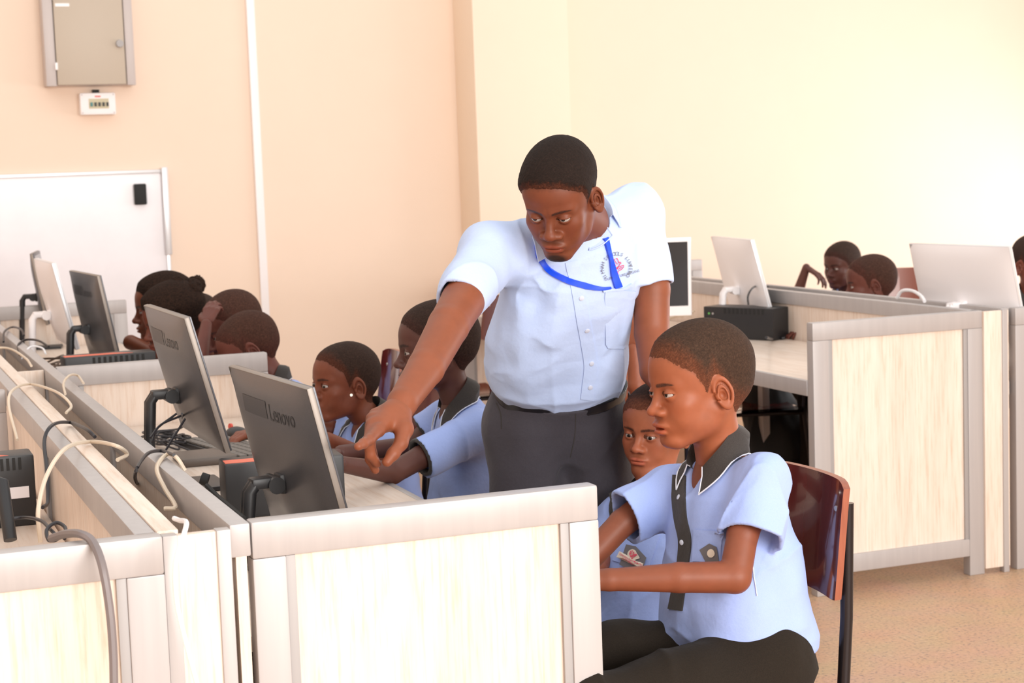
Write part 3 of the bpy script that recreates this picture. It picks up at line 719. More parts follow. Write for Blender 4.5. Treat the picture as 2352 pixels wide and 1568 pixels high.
def goatee(P):   # chin beard mask for the adult
    Q=mirror(P)
    a=np.clip(1.1-np.sqrt((Q[:,0]/.024)**2+((P[:,2]+.098)/.016)**2),0,1)*(P[:,1]>.045)
    b=np.clip(1-np.abs(P[:,2]+.0495-.05*Q[:,0])/.0055,0,1)*(Q[:,0]<.026)*(P[:,1]>.07)*.35
    return np.clip(a*2.5,0,1)*.9+b

def eye_mesh(r=.0126):
    n,m=20,28
    u=np.r_[0,.10,.2,.24,.30,.40,.44,np.linspace(.55,np.pi,13)]; v=np.arange(m)*2*np.pi/m
    pts=np.array([[math.sin(a)*math.cos(b),math.cos(a),math.sin(a)*math.sin(b)] for a in u for b in v])*r
    F=[[i*m+j,i*m+(j+1)%m,(i+1)*m+(j+1)%m,(i+1)*m+j] for i in range(len(u)-1) for j in range(m)]
    a=np.repeat(u,m); c=np.where((a<.22)[:,None],(.004,.003,.003),np.where((a<.42)[:,None],(.022,.009,.005),(.40,.34,.31)))
    return pts,np.array(F),c
# ---------------------------------------------------------------- people
def orient(pos,yaw,pitch=0.,roll=0.):
    """axes (right-ish, forward, up) of a head or body at pos; yaw 0 looks into the lens, 90 to picture left, all in degrees"""
    v=unit(CO-np.array(pos)); v=unit(np.array([v[0],v[1],0.])); r=np.array([-v[1],v[0],0.]); u=np.array([0,0,1.])  # r = picture right
    y,p,q=R_(yaw),R_(pitch),R_(roll)
    f0=v*math.cos(y)-r*math.sin(y); f=f0*math.cos(p)-u*math.sin(p); up=u*math.cos(p)+f0*math.sin(p)
    x=np.cross(f,up); x2=x*math.cos(q)+up*math.sin(q); up2=np.cross(x2,f)
    return np.stack([x2,f,up2],1)
CLOTH={}
def cloth_mat(name,c1,c2,rough=.8,bs=.25):
    def f(nt,b):
        n=nz(nt,700,3); r=ramp(nt,n.outputs['Fac'],[(.3,c1),(.7,c2)]); nt.links.new(r.outputs[0],b.inputs['Base Color'])
        m=nz(nt,22,3); mt=N(nt,'ShaderNodeMath',operation='MULTIPLY_ADD'); mt.inputs[1].default_value=.08; nt.links.new(n.outputs['Fac'],mt.inputs[0]); nt.links.new(m.outputs['Fac'],mt.inputs[2])
        bump(nt,b,mt.outputs[0],bs,.010)
    return mat(name,c1,rough,spec=.2,build=f,Sheen_Weight=.15)
M['shirt_t']=cloth_mat('pale_blue_cotton',(.50,.62,.90),(.54,.66,.93))
M['shirt_k']=cloth_mat('school_blue_cotton',(.33,.44,.82),(.37,.48,.86))
M['dark_c']=cloth_mat('charcoal_cotton',(.035,.030,.028),(.055,.048,.044))
M['trouser_t']=cloth_mat('grey_suit_cloth',(.050,.045,.055),(.062,.056,.068),.7)
M['trouser_k']=cloth_mat('dark_olive_cloth',(.013,.009,.006),(.022,.016,.011),.9)
M['trouser_k'].node_tree.nodes['Principled BSDF'].inputs['Sheen Weight'].default_value=.03
M['white_p']=mat('white_piping',(.75,.78,.88),.7)
M['belt']=mat('black_leather',(.012,.012,.016),.3)
M['lanyard']=mat('royal_blue_ribbon',(.004,.07,.80),.35)
M['button']=mat('pearl_button',(.62,.66,.78),.25)
M['shoe']=mat('black_shoe',(.01,.01,.01),.35)
M['nail']=mat('nail',(.62,.33,.24),.3)
M['print_grey']=mat('grey_print',(.16,.16,.20),.7); M['print_red']=mat('red_print',(.80,.06,.14),.7)
M['badge']=mat('badge_grey',(.16,.15,.16),.8); M['cream_c']=mat('badge_cream',(.80,.70,.58),.8); M['gold']=mat('stud_metal',(.9,.85,.75),.2,metal=.9)
M['rubber']=mat('pink_hairband',(.55,.20,.17),.6)

def torso_d(P,T0,T1,F,prof,n=2.5):
    T0,T1=A3(T0),A3(T1); c=T1-T0; L=float(np.linalg.norm(c)); c=c/L; f=A3(F); f=f-c*float(f@c); f=f/np.linalg.norm(f); l=np.cross(f,c)
    q=P-T0; t=(q@c)/L; pr=np.array(prof,float)
    W=np.interp(t,pr[:,0],pr[:,1]); Dp=np.interp(t,pr[:,0],pr[:,2]); fo=np.interp(t,pr[:,0],pr[:,3]); lo=np.interp(t,pr[:,0],pr[:,4])
    u=q@l-lo; v=q@f-fo
    e=((np.abs(u)/W)**n+(np.abs(v)/Dp)**n)**(1/n)
    d=(e-1)*np.minimum(W,Dp)*.95
    return smax(smax(d,(pr[0,0]-t)*L,.012),(t-pr[-1,0])*L,.05)
class Sleeve:
    def __init__(s,a,b,ra,rb,mid=None,open_=True,th=.006):
        s.a,s.b=A3(a),A3(b); s.ra,s.rb,s.th,s.open_=ra,rb,th,open_; s.d=(s.b-s.a)/np.linalg.norm(s.b-s.a)
    def plane(s,P): return (P-s.b)@s.d
    def out(s,P): return smax(cone(P,s.a,s.b+s.d*.05,s.ra,s.rb+(s.rb-s.ra)*.05/float(np.linalg.norm(s.b-s.a))),s.plane(P),.004)
    def hole(s,P): return np.maximum(cone(P,s.b-s.d*.07,s.b+s.d*.06,s.rb-s.th-.004,s.rb-s.th),-(s.plane(P)+.055))
def fold(P,dirv,f,amp,seed):
    """soft folds: noise squeezed along dirv"""
    d=A3(unit(dirv)); q=P-np.outer(P@d,d)*.75
    r=1-np.abs(noise(q,f*.8,seed+11))
    return amp*noise(q,f,seed)+amp*.35*noise(q,f*2.3,seed+7)-amp*.7*r**7
def make_shirt(p,inv,T0,T1,F,prof,sleeves,neckA,neckB,neck_r,m,traps=(),h=.0035,seed=0,amp=.0035,vneck=None,nexp=2.5,extra=None,cut=None,name='shirt'):
    lo=np.minimum(T0,T1)-.33; hi=np.maximum(T0,T1)+.33
    pts=[np.array(s.b) for s in sleeves]+[np.array(s.a) for s in sleeves]+[np.array(T0),np.array(T1)]
    lo=np.min(pts,0)-.21; hi=np.max(pts,0)+.21
    def f(P):
        d=torso_d(P,T0,T1,F,prof,nexp)
        for a,b,ra,rb in traps: d=smin(d,cone(P,a,b,ra,rb),.05)
        dt=d
        for s in sleeves: d=smin(d,s.out(P),.030)
        if extra is not None: d=extra(P,d)
        nf=fold(P,np.array(T1)-np.array(T0),9,amp,seed)+fold(P,(1,.3,.6),13,amp*.7,seed+3)
        d=d+nf
        for s in sleeves:
            d=np.maximum(d,np.minimum(np.minimum(s.plane(P),(s.rb+.03)-cone(P,s.a,s.b+s.d*.1,0,0)),dt-.004))
            d=smax(d,-np.maximum(s.hole(P)+nf,.003-dt),.002)
        d=smax(d,-cone(P,neckA,neckB,neck_r,neck_r*1.15),.006)
        if vneck is not None: d=smax(d,-cone(P,*vneck),.006)
        if cut is not None: d=cut(P,d)
        return d
    V,Fa=isosurf(f,lo,hi,h)
    o=mesh_np(name,V,Fa,m,p,inv=inv)
    b=BVHTree.FromPolygons([tuple(v) for v in V],[tuple(int(i) for i in q) for q in Fa])
    return o,b,f
def raypx(b,x,y,eps=.0015):
    d=D_(x,y,1.)-CO; d=d/np.linalg.norm(d); r=b.ray_cast(Vector(CO),Vector(d))
    if r[0] is None: return None
    n=r[1]; n=n if n.dot(Vector(d))<0 else -n
    return np.array(r[0])+np.array(n)*eps
def strip_px(name,b,path,hw,m,parent,inv,eps=.002,n=8,k=4):
    """ribbon laid on surface b along a path of pixels (x,y[,half width])"""
    C_=catmull([q[:2] for q in path],n); W_=np.interp(np.linspace(0,len(path)-1,len(C_)),range(len(path)),[q[2] if len(q)>2 else hw for q in path])
    rows=[];last=None
    for i,c in enumerate(C_):
        t=np.array(C_[min(i+1,len(C_)-1)])-np.array(C_[max(i-1,0)]); t=t/np.linalg.norm(t); nn=np.array([-t[1],t[0]])
        js=[0]+list(range(k+1))+[k]
        row=[raypx(b,*(c+nn*W_[i]*(2*j/k-1)*(1.0 if 0<z_<k+2 else 1.04)),eps if 0<z_<k+2 else -.001) for z_,j in enumerate(js)]
        if any(q is None for q in row): continue
        rows.append([Vector(q) for q in row])
    if len(rows)<2: return None
    mb=MB(); mb.grid(rows)
    return mb.build(name,m,parent,inv=inv)
def poly_px(mb,b,pts,eps=.002):
    q=[raypx(b,*p,eps) for p in pts]
    if any(x is None for x in q): return
    vs=[mb.bm.verts.new(x) for x in q]
    try: mb.bm.faces.new(vs)
    except ValueError: pass
def fan_px(mb,b,pts,eps=.002,rings=5):
    """filled outline hugging the surface"""
    pts=np.array(pts,float); c=pts.mean(0); prev=[mb.bm.verts.new(raypx(b,*c,eps))]*len(pts)
    for k in range(1,rings+1):
        cur=[]
        for p in pts:
            x=raypx(b,*(c+(p-c)*k/rings),eps)
            if x is None: return
            cur.append(mb.bm.verts.new(x))
        n=len(pts)
        for i in range(n):
            f=(prev[i],cur[i],cur[(i+1)%n]) if k==1 else (prev[i],cur[i],cur[(i+1)%n],prev[(i+1)%n])
            mb.bm.faces.new(f)
        prev=cur
def text_px(b,s,place,size,eps=.003):
    """lettering laid on surface b; place(x,y) maps text space to pixels"""
    me=text_mesh(s,size)
    for v in me.vertices:
        q=raypx(b,*place(v.co.x,v.co.y),eps); v.co=Vector(q) if q is not None else v.co
    return me
def add_mesh(me,name,m,parent,inv):
    me.materials.clear(); me.materials.append(m); me.transform(inv.inverted()); return link(bpy.data.objects.new(name,me),parent)
def button_px(b,x,y,r,m,parent,inv):
    c=raypx(b,x,y,.002); c2=raypx(b,x+3,y,.002); c3=raypx(b,x,y+3,.002)
    if c is None or c2 is None or c3 is None: return
    n=unit(np.cross(c3-c,c2-c)); 
    if n@(CO-c)<0: n=-n
    mb=MB().tube([c-n*.001,c+n*.0016,c+n*.0022],[r,r,r*.8],16); o=mb.build('button',m,parent,inv=inv); return o
def make_collar(p,inv,Nb,axis,F,r0,bvh,m,phimax=150,leaf=.05,rise=.034,drop=.0,name='collar',edge=None,tip=.03,spread=.012,stand_m=None):
    a=unit(axis); f=np.array(F,float); f=unit(f-a*(f@a)); l=np.cross(f,a); n=41; rows=[[] for _ in range(8)]
    for i in range(n):
        ph=R_(-phimax+2*phimax*i/(n-1)); e=-f*math.cos(ph)+l*math.sin(ph); g=abs(math.degrees(ph))/phimax
        hT=rise*(1-.75*g**2.2)-drop*g**2; rT=r0*(1.06+.10*g)
        lf=leaf*(1+ (tip/leaf)*max(0,(g-.6)/.4)**1.5)
        top=np.array(Nb)+a*hT+e*rT
        rows[0].append(np.array(Nb)-a*.012+e*(r0*1.02)+a*(-drop*g**2)); rows[1].append(top-e*.0015-a*.004); rows[2].append(top+a*.0015+e*.002)
        out=top-a*(lf*.93)+e*(lf*.30+spread); 
        if g>.6: out=out+f*.012*(g-.6)/.4
        for k,s in enumerate((.25,.5,.75,.92,1.)):
            q=top*(1-s)+out*s+e*(.007*math.sin(math.pi*s)); 
            h=bvh.find_nearest(Vector(q))
            if h[0] is not None:
                hp,hn=np.array(h[0]),np.array(h[1]); side=float((q-hp)@hn)
                if side<.005: q=q+hn*(.0055-side)
                elif s>=.9: q=hp+hn*min(side,.007)
            rows[3+k].append(q)
    mb=MB(); mb.grid([[Vector(q) for q in r] for r in rows]); 
    o=mb.build(name,m,p,inv=inv)
    rim=[rows[k][0] for k in range(1,8)]+rows[-1][1:-1]+[rows[k][-1] for k in range(7,0,-1)]
    MB().tube([Vector(q) for q in rim],.0014,6).build('piping',edge or m,o,inv=inv)
    return o
def finger(P,pts,rs): return chain(P,pts,rs,.004)
def hand_fn(W,dirv,nrm,s=1.,curl=(.35,.3,.35,.4,.5),left=False,thumb_out=.6):
    """generic hand from the wrist W along dirv, nrm = back of the hand; returns sdf and nail points"""
    d=unit(dirv); n=np.array(nrm,float); n=unit(n-d*(n@d)); l=np.cross(d,n)*(1 if left else -1)   # l points to the thumb side
    W=np.array(W,float); F=[]; nails=[]
    L=[(.028,.088,(.040,.025,.020),.0085),(.009,.092,(.045,.028,.022),.0088),(-.010,.088,(.041,.026,.021),.0083),(-.028,.080,(.032,.020,.018),.0073)]
    for i,(o,b,ph,r) in enumerate(L):
        p=W+(d*b+l*o)*s; ang=0; pts=[W+(d*.02+l*o*.5)*s,p]; rs=[.014*s,.0105*s]
        for k,q in enumerate(ph):
            ang+=curl[i+1]*(1.0 if k else .8); dd=d*math.cos(ang)-n*math.sin(ang); p=p+dd*q*s; pts.append(p); rs.append((r-.0008*k)*s)
        F.append((pts,rs)); nails.append((p,dd,n*math.cos(ang)+d*math.sin(ang),r*s))
    th=[W+(d*.018+l*.012)*s,W+(d*.040+l*.034-n*.006)*s,W+(d*.062+l*(.034+.022*thumb_out)-n*.016)*s,W+(d*.085+l*(.034+.026*thumb_out)-n*.024)*s]
    F.append((th,[.015*s,.013*s,.0105*s,.0088*s]))
    def f(P):
        e=ell(P,W+d*.050*s,(.024*s,)*3)
        e=None
        for pts,rs in F:
            c=finger(P,pts,rs); e=c if e is None else smin(e,c,.006 if True else 0)
        return e
    return f

def bbox(pts,m=.06):
    a=np.array(pts,float); return a.min(0)-m,a.max(0)+m
class Person: pass
def build_person(label,head,skin,T0,T1,F,prof,arms=(),hands=(),res=.002,ares=.003,seed=0,neck_r=.045,head_kw=None,paint=None,gaze=(0,0),hair_m=None,extra_hair=None,skin_top=.82,arm_skin=None):
    """body (one skin mesh), hair and eyes; clothes are added by the caller"""
    q=Person(); base=(float(T0[0]),float(T0[1]),0.)
    p=empty('person',base); tag(p,label,'person'); inv=Matrix.Translation(base)
    hp=np.array(head['pos'],float); s=head.get('s',1.); Rm=orient(hp,head.get('yaw',0),head.get('pitch',0),head.get('roll',0))
    T0,T1,F=np.array(T0,float),np.array(T1,float),np.array(F,float)
    nb=(Rm.T@(T1-hp))/s
    kw=dict(neck=tuple(nb),neck_r=neck_r/s,skin=skin,seed=seed); kw.update(head_kw or {})
    sk,hf,cf,hcf=head_fns(**kw)
    lo=np.minimum([-.105,-.135,-.13],nb-.075); hi=np.maximum([.105,.135,.145],nb+.075)
    V,Fa=isosurf(sk,lo,hi,res/s)
    C=cf(V.astype(np.float32))
    if paint is not None: C=paint(V.astype(np.float32),C)
    Vs,Fs,Cs=[(V*s)@Rm.T+hp],[Fa],[C]
    ax=(T1-T0)/np.linalg.norm(T1-T0); core=[(t,w*skin_top,d*skin_top,fo,lo_) for t,w,d,fo,lo_ in prof]
    mid=T0+(T1-T0)*.45
    fns=[(lambda P: smin(smax(torso_d(P,T0,T1,F,core),-((P-A3(mid))@A3(ax)),.01),cone(P,T1,T1-ax*.10,neck_r,neck_r*1.2),.04),*bbox([T0,T1],.22),.006)]
    for pts,rs in arms: fns.append((lambda P,pts=pts,rs=rs: chain(P,pts,rs,.005),*bbox(pts,.07),ares))
    for hfn,lo_,hi_ in hands: fns.append((hfn,lo_,hi_,min(ares,.0018) if res<.0022 else ares))
    off=len(V)
    for fn,lo,hi,hh in fns:
        V,Fa=isosurf(fn,lo,hi,hh)
        if not len(V): continue
        n=noise(V.astype(np.float32),40,seed)*.07+noise(V.astype(np.float32),150,seed+2)*.04
        Vs.append(V);Fs.append(Fa+off);Cs.append(np.array(arm_skin or skin)[None]*(1+n[:,None])); off+=len(V)
    V=np.concatenate(Vs);Fx=np.concatenate(Fs)
    q.body=mesh_np('body',V,Fx,M['skin'],p,cols=np.concatenate(Cs),inv=inv)
    V,Fa=isosurf(hf,[-.10,-.135,-.07],[.10,.11,.15],res/s)
    q.hair=mesh_np('hair',(V*s)@Rm.T+hp,Fa,hair_m or M['hair'],p,inv=inv,cols=hcf(V.astype(np.float32)))
    if extra_hair is not None:
        V,Fa=isosurf(extra_hair,[-.12,-.22,-.08],[.12,.11,.22],.003); mesh_np('hair_puff',(V*s)@Rm.T+hp,Fa,hair_m or M['hair'],q.hair,inv=inv)
    for sx in (-1,1):
        v,f,c=eye_mesh(); gy,gp=R_(gaze[0]),R_(gaze[1])
        Rg=np.array([[math.cos(gy),math.sin(gy),0],[-math.sin(gy),math.cos(gy),0],[0,0,1]])@np.array([[1,0,0],[0,math.cos(gp),math.sin(gp)],[0,-math.sin(gp),math.cos(gp)]])
        v=v@Rg.T+np.array([EYE[0]*sx,EYE[1],EYE[2]]); mesh_np('eye',(v*s)@Rm.T+hp,f,M['eye'],p,cols=c,inv=inv)
    q.p,q.inv,q.hp,q.Rm,q.s,q.T0,q.T1,q.F,q.prof=p,inv,hp,Rm,s,T0,T1,F,prof
    q.world=lambda v: (np.array(v,float)*s)@Rm.T+hp
    return q
def trousers(q,segs,m,h=.005,amp=.006,cut=None,name='trousers',k=.04,extra=None):
    """segs: list of (points, radii) chains; lying on the pelvis and legs"""
    pts=[p for s in segs for p in s[0]]; lo,hi=bbox(pts,.20)
    def f(P):
        d=None
        for ps,rs in segs:
            e=chain(P,ps,rs,.03); d=e if d is None else smin(d,e,k)
        if extra is not None: d=extra(P,d)
        d=d+fold(P,(.5,.2,1),11,amp*1.5,3)+fold(P,(1,.2,.1),8,amp*1.2,9)
        if cut is not None: d=cut(P,d)
        return d
    V,Fa=isosurf(f,lo,hi,h); o=mesh_np(name,V,Fa,m,q.p,inv=q.inv)
    return o,BVHTree.FromPolygons([tuple(v) for v in V],[tuple(int(i) for i in t) for t in Fa])
def seated_legs(q,f,w=.085,thigh=.36,r=.072,m=None,knee_z=None,h=.006,shin=.40,open_=.06):
    """trousers and shoes for someone sitting at q.T0 looking along f"""
    f=unit([f[0],f[1],0]); l=np.array([-f[1],f[0],0]); z0=q.T0[2]; P0=q.T0+np.array([0,0,.0]); segs=[]
    segs.append(([P0+l*.05,P0-l*.05],[r*1.55,r*1.55]))
    for sg in (-1,1):
        hp=P0+l*sg*w-np.array([0,0,.02]); kn=hp+f*thigh+l*sg*open_; kn[2]=(knee_z or z0-.035); an=kn+f*.02; an[2]=.10
        segs.append(([hp,kn],[r*1.15,r*.88])); segs.append(([kn,an],[r*.85,r*.62]))
        lo,hi=bbox([an],.22)
        V,Fa=isosurf(lambda P: np.maximum(smin(ell(P,an+f*.06-np.array([0,0,.062]),(.045,.045,.030)) if False else cone(P,an+np.array([0,0,-.062]),an+f*.14+np.array([0,0,-.070]),.036,.030),cone(P,an,an-np.array([0,0,.06]),.034,.036),.02),.004-P[:,2]),lo,hi,.006)
        mesh_np('shoe',V,Fa,M['shoe'],q.p,inv=q.inv)
    return trousers(q,segs,m or M['trouser_k'],h=h)
def sleeve_trim(q,s,m,w=.011):
    f=lambda P: smax(smax(cone(P,s.a,s.b+s.d*.05,s.ra,s.rb)-.002,np.abs(s.plane(P)+w*.6)-w,.002),-cone(P,s.b-s.d*.07,s.b+s.d*.06,s.rb-.008,s.rb-.006),.001)
    V,Fa=isosurf(f,*bbox([s.b],.13),.003); return mesh_np('cuff_trim',V,Fa,m,q.shirt,inv=q.inv)
# ---- the teacher
dT=4.1
T0=D_(1286,897,4.12); T1=D_(1336,510,3.88)
Ft=unit(CO-T0); Ft=Ft*math.cos(R_(20))+CR*math.sin(R_(20)); Ft[2]=0
prof=[(-.02,.150,.100,0,0),(.03,.153,.102,0,0),(.10,.163,.112,.004,.008),(.20,.167,.106,.002,.016),(.34,.160,.104,.000,.020),(.46,.152,.108,.002,.014),(.60,.150,.110,0,.004),(.75,.150,.108,-.004,-.002),(.88,.128,.092,-.010,-.006),(.97,.080,.070,-.015,-.005),(1.02,.045,.045,-.015,0)]
Rs,Re=D_(1128,582,3.84),D_(1030,748,3.57); Rc=D_(1062,693,3.66)
Ls,Lc=D_(1462,497,4.02),D_(1496,664,3.99)
Wr=D_(924,925,3.33)
armR=([Rs,Rc,Re,D_(978,845,3.44),Wr,D_(905,962,3.30)],[.05,.0455,.0425,.037,.0290,.026])
armL=([Ls,Lc,D_(1497,765,3.98),D_(1507,850,3.93),D_(1562,928,3.86)],[.05,.043,.040,.037,.027])
def Hd(x,y,d): return D_(x,y,d)
knu=[D_(868,988,3.235),D_(857,975,3.255),D_(856,962,3.275),D_(862,952,3.295)]
fing=[([D_(905,950,3.30),knu[0],D_(848,1010,3.185),D_(835,1018,3.160),D_(823,1025,3.140)],[.015,.0125,.0096,.0088,.0078]),
 ([D_(900,945,3.31),knu[1],D_(847,1010,3.215),D_(851,1045,3.225),D_(866,1064,3.240)],[.015,.0125,.0100,.0088,.0080]),
 ([D_(897,942,3.32),knu[2],D_(846,1012,3.240),D_(850,1055,3.250),D_(862,1079,3.262)],[.015,.012,.0096,.0085,.0078]),
 ([D_(895,940,3.33),knu[3],D_(852,1005,3.270),D_(856,1040,3.280),D_(866,1062,3.290)],[.014,.011,.0085,.0075,.0068])]
thumb=([D_(918,945,3.315),D_(928,985,3.275),D_(921,1018,3.250),D_(903,1042,3.232),D_(889,1061,3.222)],[.020,.0175,.0125,.0115,.0090])
def handR(P):
    d=chain(P,[D_(922,928,3.33),D_(900,955,3.30),D_(872,975,3.262)],[.024,.026,.019],.01)
    for ps,rs in fing: d=smin(d,chain(P,ps,rs,.006),.007)
    d=smin(d,chain(P,*thumb,.006),.016)
    return d
handL=hand_fn(D_(1562,928,3.86),unit(D_(1615,968,3.84)-D_(1562,928,3.86)),unit(CO-D_(1530,950,3.86)),.95,left=True,curl=(.3,1.3,1.35,1.4,1.4))
def paint_t(V,C):
    g=goatee(V)[:,None]; return C*(1-g)+np.array([[.014,.009,.007]])*g
print('build teacher')
t=build_person('man in a pale blue shirt and blue lanyard leaning in and pointing',dict(pos=D_(1287,458,3.74),yaw=19,pitch=31,roll=3,s=.985),(.175,.047,.020),T0,T1,Ft,prof,
  arms=(armR,armL),hands=((handR,*bbox([q_ for f_ in fing for q_ in f_[0]]+thumb[0],.04)),(handL,*bbox([D_(1580,938,3.86)],.2))),res=.0016,ares=.003,seed=11,neck_r=.056,
  head_kw=dict(hair_t=.0075,nose_w=1.18,lid=.28,hairline=.008,fade=1.7,side_b=.006,hair_c=(.020,.011,.008)),paint=paint_t,gaze=(3,-14),arm_skin=(.25,.072,.031))
sR=Sleeve(Rs,Rc,.064,.054); sL=Sleeve(Ls,Lc,.060,.060)
up=unit(T1-T0)
traps=[(T1-up*.035,Rs,.050,.055),(T1-up*.02-Ft*.02,Ls,.060,.056)]
t.shirt,tb,tf=make_shirt(t.p,t.inv,T0,T1,Ft,prof,[sR,sL],T1-up*.02,T1+up*.2,.060,M['shirt_t'],traps=traps,h=.0034,seed=4,amp=.009)
t.shirt['label']='pale blue short-sleeved shirt'
sh=t.shirt
# standing collar leaves
nax=unit(t.hp-T1); 
make_collar(sh,t.inv,T1+up*.022-Ft*.005,unit(up+Ft*.30),Ft,.058,tb,M['shirt_t'],phimax=105,leaf=.034,rise=.022,drop=.0,tip=.0,spread=.006)
for nm_,pts_ in (('collar_leaf',[(1218,548),(1222,560),(1226,580),(1231,599),(1244,593),(1256,586),(1266,578),(1254,562),(1240,540)]),):
    mb=MB(); fan_px(mb,tb,pts_,.012,6); cl=mb.build(nm_,M['shirt_t'],sh,inv=t.inv)
    rim=[raypx(tb,*p_,.0115) for p_ in pts_+pts_[:1]]
    if all(x is not None for x in rim): MB().tube(rim,.0016,6).build('leaf_edge',M['shirt_t'],cl,inv=t.inv) if False else MB().tube(rim,.0018,6).build('collar_edge',M['shirt_t'],sh,inv=t.inv)
strip_px('placket',tb,[(1313,600),(1322,640),(1332,690),(1340,740),(1349,790),(1356,840),(1352,885),(1348,918)],15,M['shirt_t'],sh,t.inv,eps=.0022)
for x,y in ((1335,684),(1348,758),(1358,834),(1355,889)): button_px(tb,x,y,.0058,M['button'],sh,t.inv)
def dep(x,y):
    r=raypx(tb,x,y,0.); return None if r is None else float((r-CO)@CF)
dC=(dep(1404,545) or 3.85)-.010; dB=(dep(1366,582) or 3.85)-.008; dTo=(dep(1392,492) or 3.88)-.014
print('collar depths',dC,dB,dTo)
cor_=[D_(1349,505,dTo-.004),D_(1372,487,dTo),D_(1407,541,dC),D_(1354,574,dB)]
G=[]
for i in range(9):
    u=i/8; row=[]
    for j in range(9):
        v=j/8; q_=(cor_[0]*(1-u)+cor_[1]*u)*(1-v)+(cor_[3]*(1-u)+cor_[2]*u)*v
        row.append(q_-CF*.006*math.sin(math.pi*u)*(1-.3*v)+CU*(-.006*math.sin(math.pi*u)*v))
    G.append(row)
MB().grid([[Vector(x) for x in r] for r in G]).grid([[Vector(x+CF*.003) for x in r] for r in G]).build('collar_leaf',M['shirt_t'],sh,inv=t.inv)
MB().tube([G[i][0] for i in range(9)]+[G[8][j] for j in range(1,9)]+[G[i][8] for i in range(7,-1,-1)]+[G[0][j] for j in range(7,0,-1)],.0017,6).build('collar_edge',M['shirt_t'],sh,inv=t.inv)
# breast pocket
strip_px('pocket',tb,[(1424,665,34),(1421,700,34),(1418,740,33),(1416,780,31),(1415,800,20)],33,M['shirt_t'],sh,t.inv,eps=.003,k=10)
strip_px('pocket_mouth',tb,[(1384,668),(1405,664),(1430,662),(1450,652)],2.2,M['shirt_t'],sh,t.inv,eps=.0052,k=2)
# lanyard
ly=strip_px('lanyard',tb,[(1234,560,7),(1240,592,7),(1262,620,6),(1300,642,7),(1345,656,7),(1380,662,4),(1402,660,2)],6,M['lanyard'],t.p,t.inv,eps=.006)
strip_px('lanyard_end',tb,[(1388,547,5),(1396,575,4),(1403,600,4),(1409,630,7),(1418,659,8)],6,M['lanyard'],t.p,t.inv,eps=.008)
# printed emblem
cx,cy=1414,615
def arc_text(s,r,a0,a1,size,flip=False):
    n=len(s)
    for i,ch in enumerate(s):
        if ch==' ': continue
        a=R_(a0+(a1-a0)*i/(n-1)); bx,by=cx+r*math.cos(a),cy-r*math.sin(a)*1.0
        ta=a-math.pi/2 if not flip else a+math.pi/2
        ca,sa=math.cos(ta),math.sin(ta)
        def place(x,y):
            u,v=(x-.30*size)*1.,y-.35*size
            px=u*ca-v*sa; py=u*sa+v*ca
            return bx+px,by-py
        me=text_px(tb,ch,place,size,.0035)
        yield me
for me in arc_text('TIMNAH SCHOOLS LUWEERO',32,222,-30,11): add_mesh(me,'emblem_letter',M['print_grey'],sh,t.inv)
def line_place(x0,y0,ang,sc=1.):
    ca,sa=math.cos(R_(ang)),math.sin(R_(ang)); return lambda x,y:(x0+(x*ca-y*sa),y0-(x*sa+y*ca))
add_mesh(text_px(tb,'OUR FUTURE BEGINS',line_place(1388,645,15),8.5,.0035),'emblem_motto',M['print_grey'],sh,t.inv)
def lines_px(b,lists,hw,eps):
    mb=MB()
    for L in lists:
        for (x0,y0),(x1,y1) in zip(L,L[1:]):
            d=np.array([x1-x0,y1-y0],float); d/=max(np.linalg.norm(d),1e-6); n_=np.array([-d[1],d[0]])*hw
            poly_px(mb,b,[(x0+n_[0],y0+n_[1]),(x1+n_[0],y1+n_[1]),(x1-n_[0],y1-n_[1]),(x0-n_[0],y0-n_[1])],eps)
    return mb
def dove(cx,cy,s):
    L=[[(-8,-10),(-5,-16),(-2,-10),(3,-4)],[(-1,-16),(2,-17),(6,-9),(6,-6)],[(-8,-10),(-11,-4),(-9,2),(-4,5),(2,4),(6,0),(9,-6),(11,-6),(10,-9),(6,-9)],[(-10,-6),(-4,0)],[(-8,-9),(-1,-1)],[(-6,10),(-1,8),(5,3),(11,0),(17,-2),(17,2),(12,8),(6,11),(3,13),(4,19)],[(-8,6),(-3,9),(4,6)],[(-2,13),(-1,21)],[(5,8),(13,2)]]
    return [[(cx+x*s,cy+y*s) for x,y in l] for l in L]
lines_px(tb,dove(1414,610,1.0),.75,.0036).build('emblem_dove',M['print_red'],sh,inv=t.inv)
# trousers, belt, shoes
hipC=D_(1290,962,4.14); segs=[([D_(1212,985,4.12),D_(1350,985,4.16)],[.085,.085])]
bl=D_(1210,1000,4.12); br=D_(1362,1000,4.16)
fx=unit([Ft[0],Ft[1],0]); 
for a,sx in ((bl,-1),(br,1)):
    kn=a.copy(); kn[2]=.50; kn=kn+fx*.03+CR*.02*sx; an=kn.copy(); an[2]=.09; an=an-fx*.03
    segs+= [([a,kn],[.096,.074]),([kn,an],[.070,.056])]
    V,Fa=isosurf(lambda P: np.maximum(cone(P,an-np.array([0,0,.045])-fx*.03,an+fx*.17-np.array([0,0,.052]),.042,.036),.003-P[:,2]),*bbox([an],.26),.006); mesh_np('shoe',V,Fa,M['shoe'],t.p,inv=t.inv)
wp=T0-up*.01; 
def wcut(P,d): return smax(d,(P-A3(T0+up*.018))@A3(up),.004)
def wext(P,d): return smin(d,torso_d(P,T0-up*.16,T0+up*.08,Ft,[(0,.165,.110,0,.0),(.5,.164,.110,0,0),(1.,.155,.106,0,.0)],2.3),.03)
tr,trb=trousers(t,segs,M['trouser_t'],h=.0045,amp=.005,cut=wcut,extra=wext)
